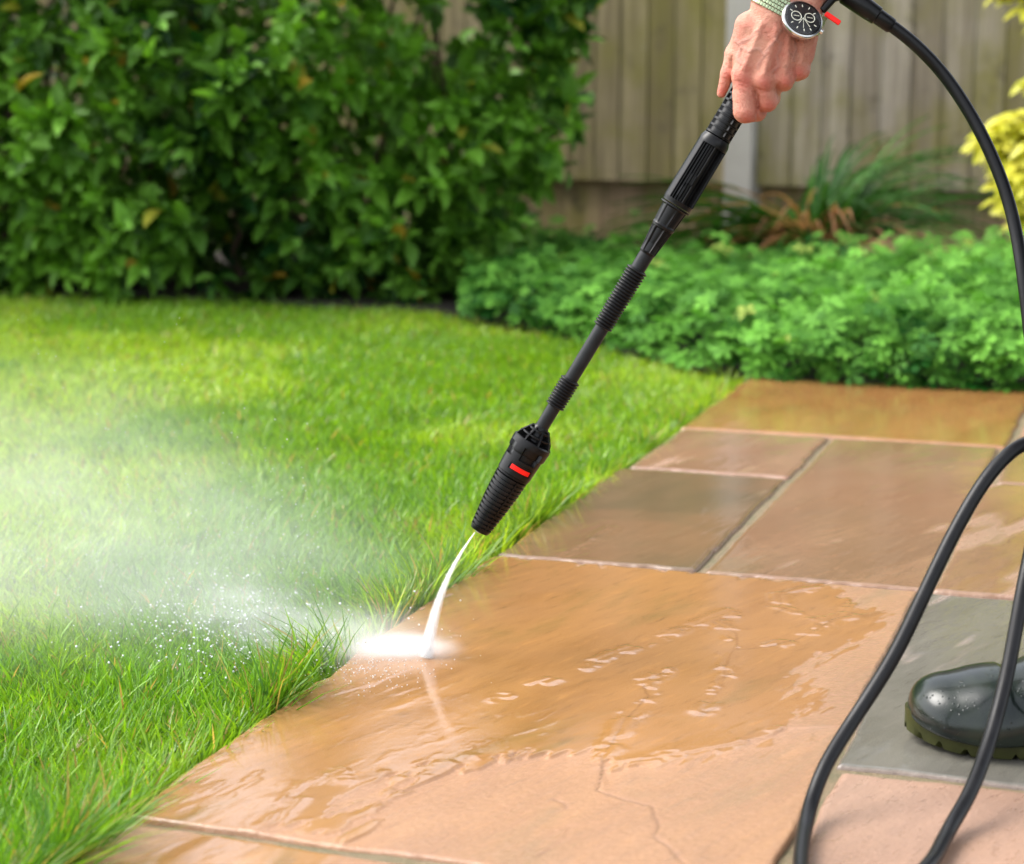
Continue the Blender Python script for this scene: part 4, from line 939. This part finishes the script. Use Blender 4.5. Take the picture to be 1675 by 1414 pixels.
# ------------------------------------------------------------------ watch
RC = np.array([1289., 14, 9]); E1 = np.array([.88, .475, 0]); E1 /= np.linalg.norm(E1)      # ring plane across the wrist
def ring_r(th, off=1.2):
    dr = E1 * math.sin(th) + np.array([0, 0, 1.]) * math.cos(th); rr = np.linspace(12, 75, 260); dd_ = hand_sdf(RC + rr[:, None] * dr); k_ = np.argmax(dd_ > off); return RC + dr * rr[k_], dr
WC = hp(ring_r(R(33), 5)[0] + np.array([3., 5., 7.]))
zn = -FW * 1.0 + RT * .30 + UPV * (.42); zn /= np.linalg.norm(zn)
fa = (hp(np.array([1304., -14, 30])) - hp(np.array([1283., 24, 30]))); fa -= zn * np.dot(fa, zn); fa /= np.linalg.norm(fa)   # towards the forearm
xa = np.cross(fa, zn); WM = np.eye(4); WM[:3, 0] = xa; WM[:3, 1] = fa; WM[:3, 2] = zn; WM[:3, 3] = WC
steel = NT('brushed_steel'); n = steel.noise(steel.coord(), 600, 3); steel.pbr(steel.mix(n, (.55, .55, .53), (.68, .67, .64)), .25, Metallic=1.0); M_steel = steel.m
t = NT('olive_steel_links'); n = t.noise(t.coord(), 400, 3); t.pbr(t.mix(n, (.24, .30, .17), (.36, .42, .27)), .34, Metallic=.9); M_link = t.m
watch = root('wristwatch', tuple(WC), 'steel wristwatch with a round black chronograph dial on the left wrist', 'wristwatch')
q = HS * 1.05
def wrev(name, s, r, m, parent=watch, n=64, cap=True, **k):
    v, f = revolve(WM, np.array(s) * q, np.array(r) * q, n, cap); return mesh(name, v, f, m, parent, auto=35, **k)
case = wrev('case', [-13, -12, -4, -2, -.5, 0, .6], [28, 31, 33.5, 33.5, 32.6, 31, 29.8], M_steel)
wrev('bezel', [.3, 1.6, 2.6, 2.8, .8], [30.5, 30.2, 29, 27.2, 26.8], simple('black_bezel', (.012, .012, .012), .2), case, cap=False)
dial = wrev('dial', [.5, 1.2, 1.25], [27, 27, .1], simple('black_dial', (.006, .006, .006), .35), case)
M_wh = simple('ivory_print', (.75, .75, .62), .5)
def ring(cx_, cy_, r0, r1, z0=1.3, z1=1.7, n=40):
    a = np.linspace(0, 2 * math.pi, n, endpoint=False); V = []
    for r_, zz in ((r0, z0), (r0, z1), (r1, z1), (r1, z0)): V.append(np.stack([cx_ + r_ * np.cos(a), cy_ + r_ * np.sin(a), zz + 0 * a], -1))
    V = np.concatenate(V) * q; return V @ WM[:3, :3].T + WM[:3, 3], [tuple(z) for z in grid_faces(4, n, True)]
# in the picture the sub-dials sit level; find the dial axis that is level there
lev = math.atan2(np.dot(RT, fa), np.dot(RT, xa)); ux, uy = math.cos(lev), math.sin(lev); vx, vy = -uy, ux
mb = MB()
for s_ in (-1, 1): mb.add(*ring(s_ * 11 * ux + 2 * vx, s_ * 11 * uy + 2 * vy, 7.5, 8.6))
mb.build('subdial_ring', M_wh, dial)
mb = MB()
def bar(cx_, cy_, ang, L_, w_, z=1.6, h=.5):
    M = WM @ np.array(Matrix.Translation((cx_ * q, cy_ * q, z * q)) @ Matrix.Rotation(ang, 4, 'Z')); mb.box((0, 0, 0), (L_ * q, w_ * q, h * q), M)
for k in range(12):
    a = lev + k * math.pi / 6
    if k % 6 in (0,): continue
    bar(22 * math.cos(a), 22 * math.sin(a), a, 4.2, 1.3)
mb.build('hour_mark', M_wh, dial, smooth=False)
mb = MB()
for a, L_, w_ in ((lev - 2.2, 14, .9), (lev - 1.0, 18, .8), (lev - 1.62, 19, .45)): bar(math.cos(a) * L_ / 2, math.sin(a) * L_ / 2, a, L_, w_, 2.2)
for s_ in (-1, 1): bar(s_ * 11 * ux + 2 * vx, s_ * 11 * uy + 2 * vy, lev, 9, .8, 1.9)
mb.build('watch_hand', M_wh, dial, smooth=False)
g_ = NT('watch_glass'); ga = g_.n('ShaderNodeBsdfTransparent'); gb = g_.n('ShaderNodeBsdfGlossy'); gb.inputs['Roughness'].default_value = .03; gm = g_.n('ShaderNodeMixShader'); gm.inputs[0].default_value = .03; g_.t.links.new(ga.outputs[0], gm.inputs[1]); g_.t.links.new(gb.outputs[0], gm.inputs[2]); g_.t.links.new(gm.outputs[0], g_.out.inputs[0])
wrev('glass', [2.7, 3.4, 3.6], [27.5, 26.5, .1], g_.m, case)
mb = MB(); v, f = revolve(WM @ np.array(Matrix.Rotation(math.pi / 2, 4, 'Y') @ Matrix.Translation((5 * q, 0, 32 * q))), np.array([0, 1, 5, 6]) * q, np.array([3, 4, 4, 3]) * q, 16); mb.add(v, f)
mb.build('crown', M_steel, case, auto=40)
# bracelet: rows of links round the wrist, flattened ellipse in the plane (xa, zn)
stm = MB(); path = np.array([ring_r(th, 2.2)[0] for th in np.linspace(0, 2 * math.pi, 97)[:-1]])
for _ in range(6): path = path * .5 + .25 * (np.roll(path, 1, 0) + np.roll(path, -1, 0))
pw_ = hp(path); cen = pw_.mean(0); per_ = np.r_[0, np.cumsum(np.linalg.norm(np.diff(np.vstack([pw_, pw_[:1]]), axis=0), axis=1))]; tot_ = per_[-1]; nk = int(tot_ / (4.9 * q))
ax_ = (hp(np.array([1304., -14, 20])) - hp(np.array([1286., 20, 20]))); ax_ /= np.linalg.norm(ax_)
for k in range(nk):
    def at_(s__):
        s__ = s__ % tot_; return np.array([np.interp(s__, per_, np.r_[pw_[:, i_], pw_[0, i_]]) for i_ in range(3)])
    s0_ = tot_ * k / nk; c_ = at_(s0_)
    if np.linalg.norm(c_ - WC) < 30 * q: continue
    tx = at_(s0_ + .001) - at_(s0_ - .001); tx -= ax_ * np.dot(tx, ax_); tx /= np.linalg.norm(tx); nz_ = np.cross(tx, ax_)
    if np.dot(nz_, c_ - cen) < 0: nz_ = -nz_
    Mx = np.eye(4); Mx[:3, 0] = tx; Mx[:3, 1] = ax_; Mx[:3, 2] = nz_; Mx[:3, 3] = c_
    for j in range(5):
        sh = 2.4 * q if j % 2 else 0; M2 = Mx @ np.array(Matrix.Translation((sh, (j - 2) * 6.4 * q, 0))); stm.box((0, 0, 0), (4.3 * q, 5.7 * q, 3.6 * q), M2)
strap = stm.build('bracelet', M_link, watch, smooth=False); bv = strap.modifiers.new('bevel', 'BEVEL'); bv.width = .0004; bv.segments = 2

# ================================================================== WATER
IMP = gnd(694, 1078)
def volmat(name, dens_fn, rate, aniso=.3, col=(1, 1, 1)):
    t = NT(name); pv = t.n('ShaderNodeVolumePrincipled'); pv.inputs['Color'].default_value = (*col, 1); pv.inputs['Anisotropy'].default_value = aniso
    t.put(pv.inputs['Density'], dens_fn(t)); t.t.links.new(pv.outputs[0], t.out.inputs['Volume']); t.m.cycles.volume_step_rate = rate; return t.m
# jet: a widening stream; solid white core inside a soft spray sheath
J = [view(777, 872, 2.168)] + [None] * 0
jp = [(777, 871, 1.5), (765, 888, 2.5), (744, 922, 5), (724, 966, 7.0), (710, 1010, 9), (701, 1049, 11), (697, 1076, 13)]
jd = np.interp([p[1] for p in jp], [871, 1076], [2.166, np.dot(IMP - CAM, FW)])
JP = spline([view(a, b, d_) for (a, b, _), d_ in zip(jp, jd)], 60); JR = np.interp(np.linspace(0, 1, len(JP)), np.linspace(0, 1, len(jp)), [p[2] for p in jp]) * K
jt = NT('white_water'); c = jt.coord(); n_ = jt.noise(jt.mapping(c, rot=(0, R(-22), 0), sc=(900, 900, 35)), 1, 4, .6)
p = jt.pbr((.9, .93, .95), .5, Subsurface_Weight=.0); tb = jt.n('ShaderNodeBsdfTransparent'); trl = jt.n('ShaderNodeBsdfTranslucent'); jt.put(trl.inputs[0], (.95, .97, 1))
m1 = jt.n('ShaderNodeMixShader'); m1.inputs[0].default_value = .5; jt.t.links.new(p.outputs[0], m1.inputs[1]); jt.t.links.new(trl.outputs[0], m1.inputs[2])
m2 = jt.n('ShaderNodeMixShader'); al = jt.math('MULTIPLY', jt.ramp(n_, .35, .65, .25, 1), jt.attr('solid'), clamp=True); jt.put(m2.inputs[0], al)
jt.t.links.new(tb.outputs[0], m2.inputs[1]); jt.t.links.new(m1.outputs[0], m2.inputs[2]); jt.t.links.new(m2.outputs[0], jt.out.inputs[0])
jet = root('water_jet', tuple(IMP), 'white jet of water from the nozzle onto the orange slab', 'water jet')
v, f = tube(JP, JR * .5, 24, False); mesh('jet_core', v, f, jt.m, jet, attrs={'solid': np.repeat(np.interp(np.linspace(0, 1, len(JP)), [0, .3, .7, 1], [.95, .55, .25, .08]), 24)})
# sheath volume: distance to the stream axis is measured across it in the shader (stored radius grid)
def jdens(t):
    c = t.coord(); sp = t.n('ShaderNodeSeparateXYZ'); t.put(sp.inputs[0], c); z = sp.outputs[2]
    # axis x(z), y(z) as quadratics fitted to the stream
    zz = JP[:, 2]; fx = np.polyfit(zz, JP[:, 0], 3); fy = np.polyfit(zz, JP[:, 1], 1); fr_ = np.polyfit(zz, JR, 2)
    def poly(cf):
        r_ = float(cf[0])
        for k in cf[1:]: r_ = t.math('MULTIPLY_ADD', r_, z, float(k)) if not isinstance(r_, float) else t.math('MULTIPLY_ADD', z, r_, float(k))
        return r_
    dx_ = t.math('SUBTRACT', sp.outputs[0], poly(fx)); dy_ = t.math('SUBTRACT', sp.outputs[1], poly(fy)); rr = t.math('SQRT', t.math('ADD', t.math('MULTIPLY', dx_, dx_), t.math('MULTIPLY', dy_, dy_)))
    g = t.math('DIVIDE', rr, t.math('MAXIMUM', poly(fr_), .0012)); d_ = t.math('MULTIPLY', t.ramp(g, .25, 1.25, 1, 0), t.ramp(t.noise(t.mapping(c, sc=(500, 500, 30)), 1, 4, .6), .35, .6, .3, 1.3))
    return t.math('MULTIPLY', d_, 330.0)
v, f = tube(JP, JR * 1.35 + .0006, 24, True)
o = mesh('jet_spray', v, f, volmat('spray_sheath', jdens, .08), jet, smooth=True); o.parent = None; o.parent = jet; o.matrix_parent_inverse = PINV[jet.name]

# splash burst where the jet strikes: low, flat cloud thrown to the left
sb_c = gnd(640, 1068); 
def ellmesh(n=32, m=20):
    a = np.linspace(0, 2 * math.pi, n, endpoint=False); b = np.linspace(0, math.pi, m); A, B = np.meshgrid(b, a, indexing='ij')
    return np.stack([np.sin(A) * np.cos(B), np.sin(A) * np.sin(B), np.cos(A)], -1).reshape(-1, 3), [tuple(z[::-1]) for z in grid_faces(m, n, True)]
def blob(name, loc, rot, sc, dens, nscale, label, cat, rate=.35, off=0, pw=1.5, nlo=.35, nhi=.65, aniso=.3):
    t = NT(name + '_vapour'); c = t.coord(); ln = t.n('ShaderNodeVectorMath', operation='LENGTH'); t.put(ln.inputs[0], c)
    fall = t.math('POWER', t.math('SUBTRACT', 1.0, ln.outputs['Value'], clamp=True), pw); n_ = t.noise(t.mapping(c, (off, off * .3, 0), sc=(1, 1, 1)), nscale, 4, .55)
    d_ = t.math('MULTIPLY', t.math('MULTIPLY', fall, t.ramp(n_, nlo, nhi, .15, 1)), dens)
    pv = t.n('ShaderNodeVolumePrincipled'); pv.inputs['Color'].default_value = (1, 1, 1, 1); pv.inputs['Anisotropy'].default_value = aniso; t.put(pv.inputs['Density'], d_); t.t.links.new(pv.outputs[0], t.out.inputs['Volume']); t.m.cycles.volume_step_rate = rate
    v, f = ellmesh(); o = mesh(name, v, f, t.m); o.location = loc; o.rotation_euler = rot; o.scale = sc; setp(o, label, cat, kind='stuff'); return o
blob('splash', tuple(gnd(655, 1070) + [0, 0, .004]), (0, 0, R(4)), (.080, .045, .023), 170, 2.2, 'dense white splash where the jet strikes the slab', 'splash', .25, pw=1.9, nlo=.2, nhi=.55)
blob('splash_spray', tuple(gnd(560, 1058) + [0, 0, .010]), (0, R(3), R(8)), (.16, .10, .045), 17, 3.0, 'thin white spray thrown left from the splash across the slab edge', 'spray', .3, 2, pw=1.8, nlo=.2, nhi=.6)
blob('splash_spray', tuple(gnd(405, 1022) + [0, .03, .012]), (0, R(4), R(14)), (.15, .14, .055), 13, 3.4, 'bright patch of spray bursting on the lawn left of the slab', 'spray', .3, 5, pw=2.2, nlo=.35, nhi=.65)
blob('water_mist', tuple(aty(50, 880, 2.4)), (0, R(9), R(-16)), (.66, .40, .26), 2.3, 2.6, 'pale cloud of water mist drifting over the lawn on the left', 'mist', .5, 7, pw=1.3, nlo=.36, nhi=.64)

blob('water_mist', tuple(aty(210, 985, 2.3)), (0, R(5), R(-10)), (.50, .36, .14), 2.1, 3.2, 'thin low veil of spray hanging over the grass beside the slab', 'mist', .5, 11, pw=1.4, nlo=.35, nhi=.65)
# droplets: in the air and on the grass, and thrown beads on the slab
def droplets():
    t0 = (1 + 5 ** .5) / 2; iv = np.array([(-1, t0, 0), (1, t0, 0), (-1, -t0, 0), (1, -t0, 0), (0, -1, t0), (0, 1, t0), (0, -1, -t0), (0, 1, -t0), (t0, 0, -1), (t0, 0, 1), (-t0, 0, -1), (-t0, 0, 1)]) / math.hypot(1, t0)
    it = np.array([(0, 11, 5), (0, 5, 1), (0, 1, 7), (0, 7, 10), (0, 10, 11), (1, 5, 9), (5, 11, 4), (11, 10, 2), (10, 7, 6), (7, 1, 8), (3, 9, 4), (3, 4, 2), (3, 2, 6), (3, 6, 8), (3, 8, 9), (4, 9, 5), (2, 4, 11), (6, 2, 10), (8, 6, 7), (9, 8, 1)])
    P = []; Rr = []
    for k in range(2300):
        r = random.random()
        if r < .55: # lawn in front of the burst
            p_ = gnd(random.gauss(400, 110), random.gauss(1030, 38), .005); p_[2] = random.uniform(-.005, .03); s_ = .0003 + .0013 * random.random() ** 2.5
        elif r < .8:
            p_ = aty(random.uniform(0, 520), random.gauss(900, 90), random.uniform(2.1, 2.6)); p_[2] = max(p_[2], 0.0); s_ = random.uniform(.0004, .0009)
        elif r < .84:
            p_ = aty(random.uniform(0, 450), random.uniform(520, 860), random.uniform(1.9, 2.6)); s_ = random.uniform(.0003, .0007)
        else:
            p_ = gnd(random.gauss(600, 60), random.gauss(1085, 25), .003); p_[2] = abs(random.gauss(.004, .006)) + .001; s_ = random.uniform(.0003, .0008)
        P.append(p_); Rr.append(s_)
    P = np.array(P); Rr = np.array(Rr); V = P[:, None] + Rr[:, None, None] * iv[None]; F = (np.arange(len(P)) * 12)[:, None, None] + it[None]
    t = NT('water_drops'); t.pbr((.95, .97, 1), .05, Transmission_Weight=.35, IOR=1.33)
    o = mesh('water_droplets', V.reshape(-1, 3), F.reshape(-1, 3), t.m); setp(o, 'fine bright water droplets flying over the grass', 'droplets', kind='stuff')
droplets()
